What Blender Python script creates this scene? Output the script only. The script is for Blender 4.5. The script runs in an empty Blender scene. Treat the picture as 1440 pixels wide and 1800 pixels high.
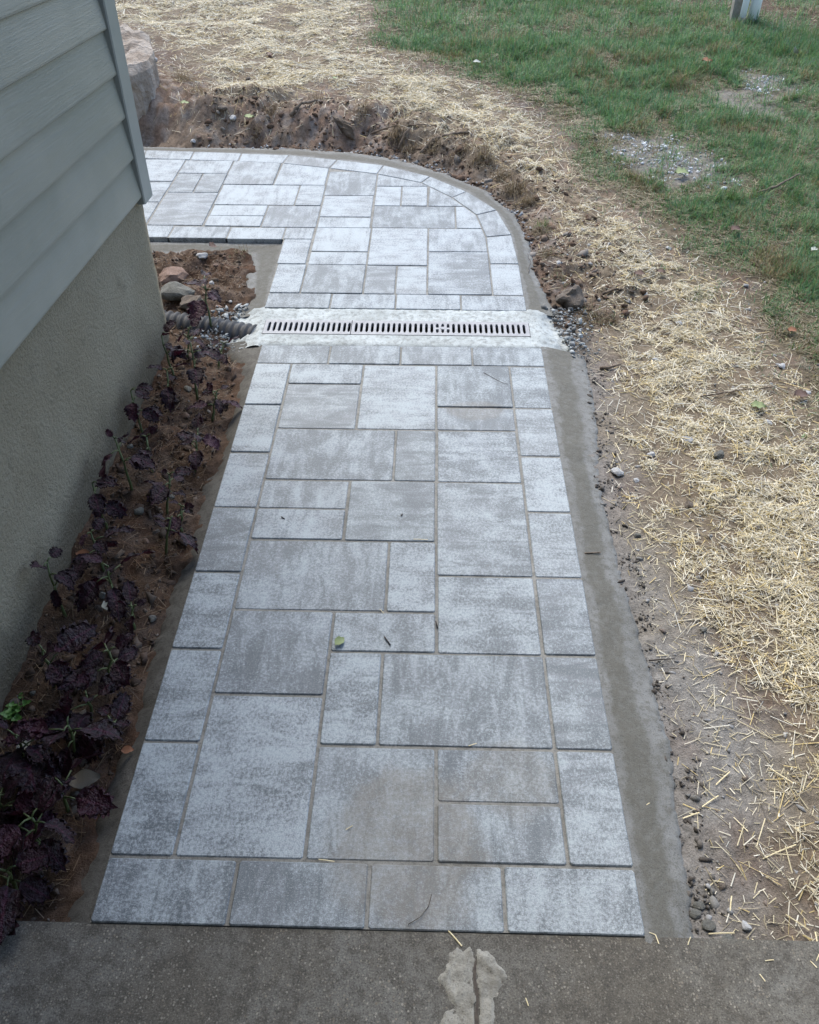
import bpy, bmesh, math, random
import numpy as np
from mathutils import Vector, Matrix, Euler

rng = np.random.default_rng(7)
random.seed(7)
sc = bpy.context.scene
C = sc.collection
R = math.radians

# ------------------------------------------------------------------ camera
F, CX, CY, HOR = 1440.0, 720.0, 900.0, -284.0
PITCH = math.atan((CY - HOR) / F)
YAW = math.atan(46 / math.hypot(F, CY - HOR))
H = 1.65                                   # eye height over the paving plane
SL = math.tan(R(3.17))                     # the walk climbs gently away
cam_d = bpy.data.cameras.new('camera')
cam = bpy.data.objects.new('camera', cam_d)
C.objects.link(cam)
cam.location = (0, 0, H)
cam.rotation_euler = (R(90) - PITCH, 0, YAW)
cam_d.sensor_fit = 'HORIZONTAL'
cam_d.sensor_width = 36
cam_d.lens = 36
cam_d.clip_start = 0.02
cam_d.clip_end = 2000
sc.camera = cam

# ------------------------------------------------------------------ sky, sun, exposure
SUN_EL, SUN_AZ = R(56), R(-16)              # azimuth from +Y towards +X
w = bpy.data.worlds.new('World')
sc.world = w
w.use_nodes = True
wn = w.node_tree
sky = wn.nodes.new('ShaderNodeTexSky')
sky.sky_type = 'NISHITA'
sky.sun_disc = False
sky.sun_elevation = SUN_EL
sky.sun_rotation = SUN_AZ
sky.air_density = 1.0
sky.dust_density = 1.6
bg = wn.nodes['Background']
bg.inputs['Strength'].default_value = 0.15
wn.links.new(sky.outputs[0], bg.inputs['Color'])
sun_d = bpy.data.lights.new('sun', 'SUN')
sun_d.energy = 1.5
sun_d.angle = R(40)
sun_d.color = (1.0, 0.95, 0.81)
sun = bpy.data.objects.new('sun', sun_d)
C.objects.link(sun)
sd = Vector((math.sin(SUN_AZ) * math.cos(SUN_EL), math.cos(SUN_AZ) * math.cos(SUN_EL), math.sin(SUN_EL)))
sun.rotation_euler = sd.to_track_quat('Z', 'Y').to_euler()
sun.location = (3, 6, 8)
sc.view_settings.view_transform = 'Standard'
sc.view_settings.look = 'None'
sc.view_settings.gamma = 1
sc.view_settings.use_curve_mapping = False
sc.view_settings.exposure = 1.40

# ------------------------------------------------------------------ helpers
def tag(o, label=None, cat=None, group=None, kind=None):
    if label: o['label'] = label
    if cat: o['category'] = cat
    if group: o['group'] = group
    if kind: o['kind'] = kind
    return o

def link(name, me, parent=None, loc=None, rot=None, scale=None):
    o = bpy.data.objects.new(name, me)
    C.objects.link(o)
    if parent: o.parent = parent
    if loc is not None: o.location = loc
    if rot is not None: o.rotation_euler = rot
    if scale is not None: o.scale = scale if hasattr(scale, '__len__') else (scale,) * 3
    return o

def mesh(name, verts, faces, mat=None, smooth=False):
    me = bpy.data.meshes.new(name)
    me.from_pydata([tuple(v) for v in verts], [], [tuple(f) for f in faces])
    if mat: me.materials.append(mat)
    if smooth: me.polygons.foreach_set('use_smooth', [True] * len(me.polygons))
    me.update()
    return me

def big_mesh(name, verts, faces, mat, col=None, smooth=False, extra=None):
    """numpy verts (n,3), faces (m,k)"""
    me = bpy.data.meshes.new(name)
    n, (m, k) = len(verts), faces.shape
    me.vertices.add(n)
    me.vertices.foreach_set('co', np.ascontiguousarray(verts, dtype=np.float32).ravel())
    me.loops.add(m * k)
    me.loops.foreach_set('vertex_index', np.ascontiguousarray(faces, dtype=np.int32).ravel())
    me.polygons.add(m)
    me.polygons.foreach_set('loop_start', np.arange(0, m * k, k, dtype=np.int32))
    me.polygons.foreach_set('loop_total', np.full(m, k, dtype=np.int32))
    if smooth: me.polygons.foreach_set('use_smooth', np.ones(m, dtype=bool))
    me.update(calc_edges=True)
    if col is not None:
        a = me.attributes.new('col', 'FLOAT_COLOR', 'POINT')
        c = np.ones((n, 4), np.float32); c[:, :3] = col
        a.data.foreach_set('color', c.ravel())
    for nm, arr in (extra or {}).items():
        a = me.attributes.new(nm, 'FLOAT', 'POINT')
        a.data.foreach_set('value', np.ascontiguousarray(arr, dtype=np.float32))
    me.materials.append(mat)
    return me

def empty(name, loc=(0, 0, 0), rz=0):
    o = bpy.data.objects.new(name, None)
    C.objects.link(o)
    o.location = loc
    o.rotation_euler = (0, 0, rz)
    o.empty_display_size = 0.05
    return o

def tube(pts, rad, n=6, cap=True):
    """verts, faces of a tube along pts; rad scalar or list"""
    pts = [Vector(p) for p in pts]
    rs = rad if hasattr(rad, '__len__') else [rad] * len(pts)
    V, Fc = [], []
    up = Vector((0.13, 0.37, 0.92))
    for i, p in enumerate(pts):
        t = (pts[min(i + 1, len(pts) - 1)] - pts[max(i - 1, 0)]).normalized()
        a = t.cross(up)
        if a.length < 1e-3: a = t.cross(Vector((1, 0, 0)))
        a.normalize(); b = t.cross(a)
        for k in range(n):
            q = 2 * math.pi * k / n
            V.append(p + (a * math.cos(q) + b * math.sin(q)) * rs[i])
    for i in range(len(pts) - 1):
        for k in range(n):
            k2 = (k + 1) % n
            Fc.append((i * n + k, i * n + k2, (i + 1) * n + k2, (i + 1) * n + k))
    if cap:
        Fc.append(tuple(range(n))[::-1])
        Fc.append(tuple((len(pts) - 1) * n + k for k in range(n)))
    return V, Fc

def box(x0, x1, y0, y1, z0, z1):
    V = [(x0, y0, z0), (x1, y0, z0), (x1, y1, z0), (x0, y1, z0), (x0, y0, z1), (x1, y0, z1), (x1, y1, z1), (x0, y1, z1)]
    Fc = [(3, 2, 1, 0), (4, 5, 6, 7), (0, 1, 5, 4), (1, 2, 6, 5), (2, 3, 7, 6), (3, 0, 4, 7)]
    return V, Fc

def join(parts):
    V, Fc = [], []
    for v, f in parts:
        b = len(V); V += list(v); Fc += [tuple(i + b for i in q) for q in f]
    return V, Fc

# numpy gradient noise
_perm = np.random.default_rng(3).permutation(256)
_perm = np.concatenate([_perm, _perm])
_ga = np.random.default_rng(4).uniform(0, 2 * np.pi, 256)
def pn(x, y, s=0):
    x = np.asarray(x, float) + s * 17.31; y = np.asarray(y, float) + s * 9.77
    xi = np.floor(x).astype(int); yi = np.floor(y).astype(int)
    xf = x - xi; yf = y - yi
    u = xf * xf * xf * (xf * (xf * 6 - 15) + 10); v = yf * yf * yf * (yf * (yf * 6 - 15) + 10)
    def gr(ix, iy, dx, dy):
        a = _ga[_perm[(_perm[ix & 255] + iy) & 255]]
        return np.cos(a) * dx + np.sin(a) * dy
    n00 = gr(xi, yi, xf, yf); n10 = gr(xi + 1, yi, xf - 1, yf)
    n01 = gr(xi, yi + 1, xf, yf - 1); n11 = gr(xi + 1, yi + 1, xf - 1, yf - 1)
    return ((n00 * (1 - u) + n10 * u) * (1 - v) + (n01 * (1 - u) + n11 * u) * v) * 1.5
def fbm(x, y, sc_, o=4, s=0):
    t = 0; a = 1; f = 1.0 / sc_
    for i in range(o):
        t = t + a * pn(np.asarray(x) * f, np.asarray(y) * f, s + i * 3); a *= 0.5; f *= 2.03
    return t
def ss(a, b, x):
    t = np.clip((np.asarray(x, float) - a) / (b - a), 0, 1)
    return t * t * (3 - 2 * t)
def inpoly(x, y, P):
    x = np.asarray(x, float); y = np.asarray(y, float)
    r = np.zeros(x.shape, bool); n = len(P)
    for i in range(n):
        x0, y0 = P[i]; x1, y1 = P[(i + 1) % n]
        if y0 == y1: continue
        c = ((y0 > y) != (y1 > y)) & (x < (x1 - x0) * (y - y0) / (y1 - y0) + x0)
        r ^= c
    return r
def sdist(x, y, P):
    """signed distance to polygon, positive outside"""
    x = np.asarray(x, float); y = np.asarray(y, float)
    d = np.full(x.shape, 1e9); n = len(P)
    for i in range(n):
        x0, y0 = P[i]; x1, y1 = P[(i + 1) % n]
        dx, dy = x1 - x0, y1 - y0; L = dx * dx + dy * dy + 1e-12
        t = np.clip(((x - x0) * dx + (y - y0) * dy) / L, 0, 1)
        d = np.minimum(d, (x - x0 - t * dx) ** 2 + (y - y0 - t * dy) ** 2)
    d = np.sqrt(d)
    return np.where(inpoly(x, y, P), -d, d)

def resample(P, step):
    P = np.array(P, float); seg = np.hypot(*np.diff(P, axis=0).T); s = np.concatenate([[0], np.cumsum(seg)])
    n = max(int(s[-1] / step), 2); t = np.linspace(0, s[-1], n)
    return np.stack([np.interp(t, s, P[:, k]) for k in range(P.shape[1])], 1)

# ---- shader helpers
class NT:
    def __init__(s, name):
        s.m = bpy.data.materials.new(name); s.m.use_nodes = True
        s.t = s.m.node_tree; s.b = s.t.nodes['Principled BSDF']
    def n(s, typ, **kw):
        nd = s.t.nodes.new('ShaderNode' + typ)
        for k, v in kw.items(): setattr(nd, k, v)
        return nd
    def l(s, a, b): s.t.links.new(a, b)
    def put(s, inp, v):
        if hasattr(v, 'is_output') or isinstance(v, bpy.types.NodeSocket): s.l(v, inp)
        else: inp.default_value = v
    def coord(s, kind='Object'):
        if kind == 'World': return s.n('NewGeometry').outputs['Position']
        return s.n('TexCoord').outputs[kind]
    def mapping(s, v, scale=(1, 1, 1), loc=(0, 0, 0)):
        m = s.n('Mapping'); s.l(v, m.inputs['Vector']); s.put(m.inputs['Scale'], scale); s.put(m.inputs['Location'], loc)
        return m.outputs[0]
    def noise(s, v, scale, detail=4, rough=.55, dist=0.0):
        x = s.n('TexNoise'); s.l(v, x.inputs['Vector']); x.inputs['Scale'].default_value = scale
        x.inputs['Detail'].default_value = detail; x.inputs['Roughness'].default_value = rough
        x.inputs['Distortion'].default_value = dist
        return x.outputs['Fac']
    def voro(s, v, scale, feature='F1', out='Distance'):
        x = s.n('TexVoronoi', feature=feature); s.l(v, x.inputs['Vector']); x.inputs['Scale'].default_value = scale
        return x.outputs[out]
    def math(s, op, a, b=0.0, c=None):
        x = s.n('Math', operation=op); s.put(x.inputs[0], a); s.put(x.inputs[1], b)
        if c is not None: s.put(x.inputs[2], c)
        return x.outputs[0]
    def rng(s, v, a, b, c=0.0, d=1.0, smooth=True):
        x = s.n('MapRange'); x.interpolation_type = 'SMOOTHSTEP' if smooth else 'LINEAR'
        s.put(x.inputs['Value'], v); s.put(x.inputs['From Min'], a); s.put(x.inputs['From Max'], b)
        s.put(x.inputs['To Min'], c); s.put(x.inputs['To Max'], d)
        return x.outputs['Result']
    def mix(s, f, a, b, blend='MIX'):
        x = s.n('Mix', data_type='RGBA', blend_type=blend)
        s.put(x.inputs['Factor'], f)
        for i, v in ((6, a), (7, b)):
            if isinstance(v, tuple) and len(v) == 3: v = v + (1,)
            s.put(x.inputs[i], v)
        return x.outputs[2]
    def attr(s, name, out='Color'):
        a = s.n('Attribute'); a.attribute_name = name
        return a.outputs[out]
    def bump(s, h, strength=.5, dist=.01, prev=None):
        b = s.n('Bump'); s.l(h, b.inputs['Height']); b.inputs['Strength'].default_value = strength
        b.inputs['Distance'].default_value = dist
        if prev is not None: s.l(prev, b.inputs['Normal'])
        return b.outputs[0]
    def done(s, col, rough=.8, nrm=None, spec=.3):
        if isinstance(col, tuple) and len(col) == 3: col = col + (1,)
        s.put(s.b.inputs['Base Color'], col); s.put(s.b.inputs['Roughness'], rough)
        s.b.inputs['Specular IOR Level'].default_value = spec
        if nrm is not None: s.l(nrm, s.b.inputs['Normal'])
        return s.m

def mat_paver():
    k = NT('paver_concrete')
    oi = k.n('ObjectInfo').outputs['Random']
    off = k.n('CombineXYZ'); k.l(k.math('MULTIPLY', oi, 71.0), off.inputs[0]); k.l(k.math('MULTIPLY', oi, 37.0), off.inputs[1])
    add = k.n('VectorMath', operation='ADD'); k.l(k.coord(), add.inputs[0]); k.l(off.outputs[0], add.inputs[1])
    v = add.outputs[0]
    streak = k.noise(k.mapping(v, (24, 5.5, 3)), 1.0, 4, .65, .9)
    blotch = k.noise(v, 14, 4, .6, .4)
    speck = k.noise(v, 135, 5, .80, .2)
    big = k.noise(v, 5.0, 3, .55)
    tone = k.math('ADD', k.math('MULTIPLY', blotch, .40), k.math('ADD', k.math('MULTIPLY', streak, .46), k.math('MULTIPLY', big, .40)))
    f = k.math('ADD', k.math('MULTIPLY', speck, 1.25), tone)
    oc = k.n('SeparateColor'); k.l(k.n('ObjectInfo').outputs['Color'], oc.inputs[0])
    light = oc.outputs[0]
    thr = k.rng(light, 0, 1, 1.40, 1.12, False)
    white = k.rng(k.math('SUBTRACT', f, thr), -.16, .22)
    r3 = k.math('FRACT', k.math('MULTIPLY', oi, 5.3))
    dark = k.mix(r3, (.090, .106, .122), (.160, .175, .190))
    r4 = k.math('FRACT', k.math('MULTIPLY', oi, 29.3))
    dark = k.mix(k.math('MULTIPLY', k.rng(r4, .55, 1.0), k.rng(big, .4, .65)), dark, (.128, .144, .174))
    dark = k.mix(k.rng(streak, .62, .36, 0, .65), dark, (.092, .110, .120))
    col = k.mix(white, dark, (.350, .385, .408))
    col = k.mix(k.rng(tone, .56, .76, 0, .25), col, (.335, .385, .398))
    grit = k.noise(v, 380, 3, .7)
    col = k.mix(k.rng(grit, .54, .68, 0, .60), col, (.060, .068, .074))
    col = k.mix(k.rng(grit, .44, .30, 0, .5), col, (.60, .65, .68))
    col = k.mix(k.rng(k.noise(v, 30, 5, .7), .60, .78, 0, .35), col, (.20, .19, .165))
    # soil trodden over the near end of the walk (a dirt stain with its own outline)
    pos = k.coord('World')
    def stain(cx, cy, rx, ry, amt, col):
        mp = k.mapping(pos, (1 / rx, 1 / ry, 0), (-cx / rx, -cy / ry, 0))
        ln = k.n('VectorMath', operation='LENGTH'); k.l(mp, ln.inputs[0])
        d = k.math('ADD', ln.outputs['Value'], k.math('MULTIPLY', k.math('SUBTRACT', k.noise(pos, 9, 5, .6), .5), 1.0))
        return k.mix(k.math('MULTIPLY', k.rng(d, 1.08, .72), k.rng(k.noise(pos, 60, 4, .7), .3, .6, amt * .5, amt)), col, (.165, .145, .115))
    col = stain(-.03, .86, .17, .20, .52, col)
    col = stain(.20, 1.02, .10, .10, .34, col)
    col = stain(.17, 2.40, .10, .06, .35, col)
    h = k.math('ADD', k.math('MULTIPLY', grit, .6), k.math('ADD', k.math('MULTIPLY', speck, .5), k.math('MULTIPLY', blotch, .6)))
    return k.done(col, k.rng(white, 0, 1, .55, .72), k.bump(h, .65, .0018), .35)

def mat_mortar(name, c1, c2, c3, band=False):
    k = NT(name)
    v = k.coord('World')
    a = k.noise(v, 7, 5, .6); b = k.noise(v, 55, 5, .65); c = k.noise(v, 300, 3, .7)
    col = k.mix(k.rng(k.math('ADD', k.math('MULTIPLY', a, .6), k.math('MULTIPLY', k.noise(v, 22, 5, .7), .4)), .40, .60), c1, c2)
    if band:
        t = k.attr('across', 'Fac')
        t = k.math('ADD', t, k.math('MULTIPLY', k.math('SUBTRACT', k.noise(v, 4, 5, .68), .5), .75))
        m = k.math('MULTIPLY', k.rng(t, .10, .24), k.rng(t, .74, .56))
        col = k.mix(k.math('MULTIPLY', m, k.rng(b, .25, .6, .55, .95)), col, c3)
    col = k.mix(k.rng(b, .46, .64, 0, .60), col, c3)
    col = k.mix(k.rng(c, .52, .70, 0, .65), col, tuple(x * .45 for x in c3))
    col = k.mix(k.rng(c, .42, .25, 0, .35), col, tuple(min(1, x * 1.5) for x in c1))
    h = k.math('ADD', k.math('MULTIPLY', b, 1.0), k.math('MULTIPLY', c, .5))
    return k.done(col, .85, k.bump(h, .6, .004), .3)

def mat_slab():
    k = NT('exposed_aggregate_concrete')
    v = k.coord('World')
    a = k.noise(v, 2.6, 6, .7, .4); b = k.noise(v, 34, 6, .75); c = k.noise(v, 330, 2, .7)
    col = k.mix(k.rng(a, .36, .64), (.098, .089, .073), (.148, .144, .130))
    col = k.mix(k.rng(b, .42, .62, 0, .75), col, (.062, .056, .047))
    vc = k.n('TexVoronoi'); k.l(v, vc.inputs['Vector']); vc.inputs['Scale'].default_value = 190
    st = k.math('LESS_THAN', vc.outputs['Distance'], .42)
    sep = k.n('SeparateColor'); k.l(vc.outputs['Color'], sep.inputs[0])
    sel = k.math('MULTIPLY', k.rng(sep.outputs[0], .55, .95), k.rng(k.noise(v, 11, 4, .7), .38, .62, .15, 1))
    stc = k.mix(sep.outputs[1], (.15, .125, .095), (.29, .27, .23))
    col = k.mix(k.math('MULTIPLY', k.math('MULTIPLY', st, sel), .85), col, stc)
    vb = k.n('TexVoronoi'); k.l(v, vb.inputs['Vector']); vb.inputs['Scale'].default_value = 62
    sep2 = k.n('SeparateColor'); k.l(vb.outputs['Color'], sep2.inputs[0])
    col = k.mix(k.math('MULTIPLY', k.math('LESS_THAN', vb.outputs['Distance'], .16), k.rng(sep2.outputs[0], .97, .99)), col, (.32, .30, .26))
    col = k.mix(k.rng(c, .52, .68, 0, .75), col, (.035, .033, .030))
    col = k.mix(k.rng(c, .42, .30, 0, .55), col, (.26, .25, .22))
    h = k.math('ADD', k.math('MULTIPLY', c, .6), k.math('ADD', k.math('MULTIPLY', b, .7), k.math('MULTIPLY', vc.outputs['Distance'], -.2)))
    return k.done(col, .85, k.bump(h, .7, .0025), .3)

def mat_attr(name, rough=.85, noise_amt=.5, scale=60, bump=.5, bd=.006, spec=.25):
    k = NT(name)
    v = k.coord('World')
    col = k.attr('col')
    a = k.noise(v, scale, 5, .68); b = k.noise(v, scale * 5, 3, .7)
    f = k.math('ADD', k.math('MULTIPLY', a, .6), k.math('MULTIPLY', b, .4))
    g = k.rng(f, .30, .70, 1 - noise_amt, 1 + noise_amt, False)
    cx = k.n('CombineXYZ')
    for i in range(3): k.l(g, cx.inputs[i])
    col = k.mix(1.0, col, cx.outputs[0], 'MULTIPLY')
    return k.done(col, rough, k.bump(f, bump, bd) if bump else None, spec)

def mat_blade(name, trans=.3, rough=.55):
    k = NT(name)
    col = k.attr('col')
    k.done(col, rough, None, .3)
    tr = k.n('BsdfTranslucent'); k.l(col, tr.inputs['Color'])
    mx = k.n('MixShader'); mx.inputs[0].default_value = trans
    out = k.t.nodes['Material Output']
    k.l(k.b.outputs[0], mx.inputs[1]); k.l(tr.outputs[0], mx.inputs[2]); k.l(mx.outputs[0], out.inputs['Surface'])
    return k.m

def mat_siding():
    k = NT('grey_siding')
    v = k.coord('World')
    oi = k.n('ObjectInfo').outputs['Random']
    off = k.n('CombineXYZ'); k.l(k.math('MULTIPLY', oi, 19.0), off.inputs[1])
    add = k.n('VectorMath', operation='ADD'); k.l(v, add.inputs[0]); k.l(off.outputs[0], add.inputs[1])
    p = add.outputs[0]
    g = k.noise(k.mapping(p, (60, 3.2, 95)), 1.0, 4, .6, 1.2)
    g2 = k.noise(k.mapping(p, (60, 7, 230)), 1.0, 3, .6, .6)
    a = k.noise(p, 2.5, 3, .6); s = k.noise(p, 90, 2, .5)
    col = k.mix(k.rng(a, .35, .65), (.195, .196, .160), (.235, .230, .190))
    col = k.mix(k.rng(g, .42, .62, 0, .16), col, (.20, .22, .22))
    col = k.mix(k.rng(k.noise(p, 6, 5, .7), .55, .75, 0, .25), col, (.30, .27, .20))
    col = k.mix(k.rng(s, .80, .84), col, (.05, .05, .045))
    h = k.math('ADD', k.math('MULTIPLY', g, 1.0), k.math('MULTIPLY', g2, .6))
    return k.done(col, .5, k.bump(h, .42, .0022), .4)

def mat_stucco():
    k = NT('parged_foundation')
    v = k.coord('World')
    a = k.noise(v, 2.2, 5, .62); b = k.noise(v, 85, 4, .6); c = k.noise(v, 260, 3, .65)
    col = k.mix(k.rng(a, .33, .67), (.245, .212, .150), (.300, .268, .200))
    # darker brown towards the foot of the wall, with an uneven upper edge
    sp = k.n('SeparateXYZ'); k.l(v, sp.inputs[0])
    z = k.math('SUBTRACT', sp.outputs[2], k.math('MULTIPLY', sp.outputs[1], SL))
    z = k.math('ADD', z, k.math('MULTIPLY', k.math('SUBTRACT', k.noise(v, 6, 5, .65), .5), .22))
    col = k.mix(k.rng(z, .20, .02, 0, .62), col, (.105, .088, .062))
    col = k.mix(k.rng(k.noise(v, 9, 5, .65), .54, .74, 0, .5), col, (.145, .128, .092))
    col = k.mix(k.rng(b, .52, .75, 0, .35), col, (.085, .080, .066))
    h = k.math('ADD', k.math('MULTIPLY', b, 1.0), k.math('MULTIPLY', c, .45))
    return k.done(col, .9, k.bump(h, 1.0, .010), .2)

def mat_plain(name, c1, c2, scale=30, rough=.6, bump=.3, bd=.003, metallic=0, spec=.4, rnd=0.0):
    k = NT(name)
    v = k.coord()
    a = k.noise(v, scale, 5, .65)
    col = k.mix(k.rng(a, .32, .68), c1, c2)
    if rnd:
        oi = k.n('ObjectInfo').outputs['Random']
        col = k.mix(1.0, col, k.mix(oi, (1 - rnd,) * 3, (1 + rnd,) * 3), 'MULTIPLY')
    k.b.inputs['Metallic'].default_value = metallic
    return k.done(col, rough, k.bump(k.noise(v, scale * 4, 4, .65), bump, bd) if bump else None, spec)

def mat_leafy():
    k = NT('coleus_leaf')
    mid = k.attr('mid', 'Fac')
    v = k.coord()
    col = k.mix(k.rng(k.noise(v, 5, 4, .6), .4, .62), (.011, .005, .008), (.026, .008, .015))
    col = k.mix(k.rng(mid, .80, 1.0, 0, .7), col, (.060, .012, .030))
    oi = k.n('ObjectInfo').outputs['Random']
    col = k.mix(k.rng(oi, .78, 1.0, 0, .6), col, (.070, .016, .032))
    k.done(col, .5, k.bump(k.noise(v, 9, 3, .6), .5, .06), .35)
    tr = k.n('BsdfTranslucent'); tr.inputs['Color'].default_value = (.07, .01, .025, 1)
    mx = k.n('MixShader'); mx.inputs[0].default_value = .12
    k.l(k.b.outputs[0], mx.inputs[1]); k.l(tr.outputs[0], mx.inputs[2])
    k.l(mx.outputs[0], k.t.nodes['Material Output'].inputs['Surface'])
    return k.m

M = dict(
    paver=mat_paver(),
    sand=mat_mortar('joint_sand', (.255, .25, .23), (.195, .19, .172), (.12, .115, .102)),
    mortar=mat_mortar('fresh_mortar', (.190, .192, .186), (.145, .145, .136), (.105, .101, .086), band=True),
    apron=mat_mortar('pale_rough_concrete', (.44, .475, .475), (.33, .355, .35), (.17, .175, .165)),
    mortar_dark=mat_mortar('dark_mortar', (.120, .114, .100), (.088, .082, .070), (.058, .053, .045)),  # darker, browner mortar for the edging along the bed
    patch=mat_mortar('repair_mortar', (.285, .275, .24), (.21, .20, .172), (.135, .126, .105)),
    slab=mat_slab(),
    soil=mat_attr('soil', .95, .62, 45, .9, .012, .15),
    crumb=mat_attr('crumb', .92, .35, 160, .5, .003, .2),
    straw=mat_blade('straw', .15, .5),
    grass=mat_blade('grass', .35, .5),
    siding=mat_siding(), stucco=mat_stucco(),
    trim=mat_plain('trim_vinyl', (.215, .225, .205), (.245, .252, .228), 8, .45, .15, .001),
    steel=mat_plain('galvanised_grate', (.22, .225, .24), (.31, .315, .33), 45, .6, .12, .0006),
    black=mat_plain('black_plastic', (.018, .018, .02), (.04, .04, .042), 40, .6, .2, .001),
    pipe=mat_plain('dusty_pipe', (.018, .019, .021), (.055, .055, .057), 22, .65, .3, .001),
    coleus=mat_leafy(),
    stem=mat_plain('green_stem', (.060, .085, .030), (.10, .12, .05), 40, .5, .1, .001),
    rock_red=mat_plain('reddish_rock', (.21, .135, .10), (.30, .21, .165), 9, .9, .7, .012),
    rock_grey=mat_plain('grey_rock', (.17, .165, .145), (.29, .285, .25), 14, .9, .8, .012),
    rock_brown=mat_plain('brown_rock', (.13, .105, .085), (.21, .175, .14), 11, .9, .7, .010),
    rock_pale=mat_plain('pale_stone', (.30, .30, .30), (.48, .48, .47), 30, .9, .6, .004),
    boulder=mat_plain('boulder', (.23, .185, .145), (.40, .35, .30), 9, .92, .9, .02),
    root=mat_plain('root_bark', (.095, .07, .05), (.20, .155, .115), 35, .9, .8, .006),
    post=mat_plain('weathered_post', (.24, .21, .165), (.36, .33, .27), 20, .9, .5, .003),
    pvc=mat_plain('pale_conduit', (.82, .85, .86), (.86, .88, .88), 10, .45, .1, .001),
    leaf_green=mat_plain('leaf_green', (.14, .19, .07), (.22, .26, .12), 60, .6, .4, .001),
    leaf_orange=mat_plain('leaf_orange', (.17, .065, .03), (.25, .11, .05), 60, .7, .4, .001),
    leaf_brown=mat_plain('leaf_brown', (.07, .04, .03), (.12, .07, .05), 60, .7, .4, .001),
    leaf_tan=mat_plain('leaf_tan', (.14, .11, .075), (.20, .165, .115), 60, .7, .4, .001),
    leaf_pale=mat_plain('leaf_pale', (.30, .32, .27), (.42, .43, .38), 60, .7, .4, .001),
    stalk=mat_plain('straw_stalk', (.56, .47, .27), (.68, .60, .40), 80, .6, .3, .001, 0, .3, .25),
    twig=mat_plain('dark_twig', (.045, .035, .03), (.08, .065, .05), 90, .8, .4, .001),
    clover=mat_plain('clover_green', (.05, .13, .02), (.09, .19, .04), 60, .5, .2, .001),
)

# ------------------------------------------------------------------ plan of the place
OUT = [(.53, .66), (.545, .92), (.568, 1.13), (.562, 1.28), (.558, 1.5), (.547, 1.75), (.545, 2.0), (.567, 2.28), (.585, 2.52), (.60, 2.80),
       (.56, 3.0), (.50, 3.2), (.47, 3.42), (.465, 3.77), (.42, 4.1), (.29, 4.39), (.08, 4.63), (-.18, 4.84), (-.45, 4.945), (-.85, 5.0),
       (-1.35, 5.01), (-2.6, 5.04), (-2.6, 3.61), (-1.3, 3.625), (-.95, 3.625), (-.85, 3.58), (-.80, 3.45), (-.775, 3.25), (-.80, 3.10),
       (-.80, 2.83), (-.715, 2.74), (-.685, 2.45), (-.678, 2.2), (-.70, 2.0), (-.692, 1.79), (-.694, 1.53), (-.689, 1.25), (-.686, 1.1),
       (-.694, .93), (-.702, .8), (-.71, .66)]

def base_z(y):
    y = np.asarray(y, float)
    return SL * np.where(y > 14, 14 + (1 - np.exp(-(y - 14) / 10)) * 10, np.maximum(y, -2))

def dz_macro(x, y):
    """height of the soil over the paving plane (outside the paving)"""
    x = np.asarray(x, float); y = np.asarray(y, float)
    d = sdist(x, y, OUT)
    a = np.degrees(np.arctan2(y - 3.55, x + .45))
    a = np.where(a < -120, a + 360, a)
    A = np.interp(a, [-120, -25, 0, 25, 50, 90, 130, 150, 180], [0, 0, .012, .030, .070, .135, .22, .27, .27])
    A = A * ss(2.6, 3.3, y)
    wob = .06 * pn(x / .35, y / .35, 5)
    face = ss(.0, .30, d + wob * ss(0, .15, d))
    A2 = A * (1 + .25 * pn(x / .4, y / .4, 9))
    z = -.030 + A2 * face
    # gentle rise of the yard on the right
    z = z + .05 * ss(.3, 2.2, x - .5) * ss(.6, 1.2, y)
    # planting bed between the wall and the walk, pocket behind the wall
    bed = ss(-.60, -.66, x) * ss(3.70, 3.60, y)
    z = np.where(bed > .5, -.034 + .025 * pn(x / .2, y / .2, 2) + .015 * ss(-.72, -.95, x), z)
    return z, d

def dz(x, y):
    z, d = dz_macro(x, y)
    bed = (x < -.64) & (y < 3.65)
    bank = ss(.0, .06, d) * ss(.75, .35, d) * ss(2.9, 3.6, y)
    bank = bank * np.clip((np.degrees(np.arctan2(y - 3.55, x + .45)) % 360) / 70, .25, 1)
    amp = np.where(bed, .95, .40 + .55 * bank)
    n1 = fbm(x, y, .085, 3, 1); n2 = fbm(x, y, .028, 3, 12)
    rid = 1 - np.abs(pn(x / .055, y / .055, 21)) * 2
    amp = amp * ss(13, 8.5, y) * ss(7, 3, np.abs(x))
    z = z + amp * (.013 * n1 + .0085 * n2 + .007 * rid)
    z = z + bank * (.040 * fbm(x, y, .20, 5, 33) + .010 * fbm(x * 1.6, y, .05, 3, 36))
    z = z - .17 * np.exp(-((x + 1.78) / .27) ** 2 - ((y - 5.19) / .17) ** 2)
    inside = ss(-.042, -.066, d)
    slab = (y < .675)
    z = z * (1 - inside) + inside * (-.11)
    z = np.where(slab, -.14, z)
    return z

def gz(x, y):
    return base_z(y) + dz(np.asarray(x, float), np.asarray(y, float))

def ray(u, v):
    x, y, z = u - CX, CY - v, F
    fw = z * math.cos(PITCH) + y * math.sin(PITCH); up = y * math.cos(PITCH) - z * math.sin(PITCH)
    return np.array([x * math.cos(YAW) - fw * math.sin(YAW), x * math.sin(YAW) + fw * math.cos(YAW), up])

def on_plane(u, v, h=0.0):
    """point of the paving plane (raised by h) seen at a photo pixel"""
    d = ray(u, v); t = (H - h) / (SL * d[1] - d[2])
    return d * t + np.array([0, 0, H])

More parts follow.
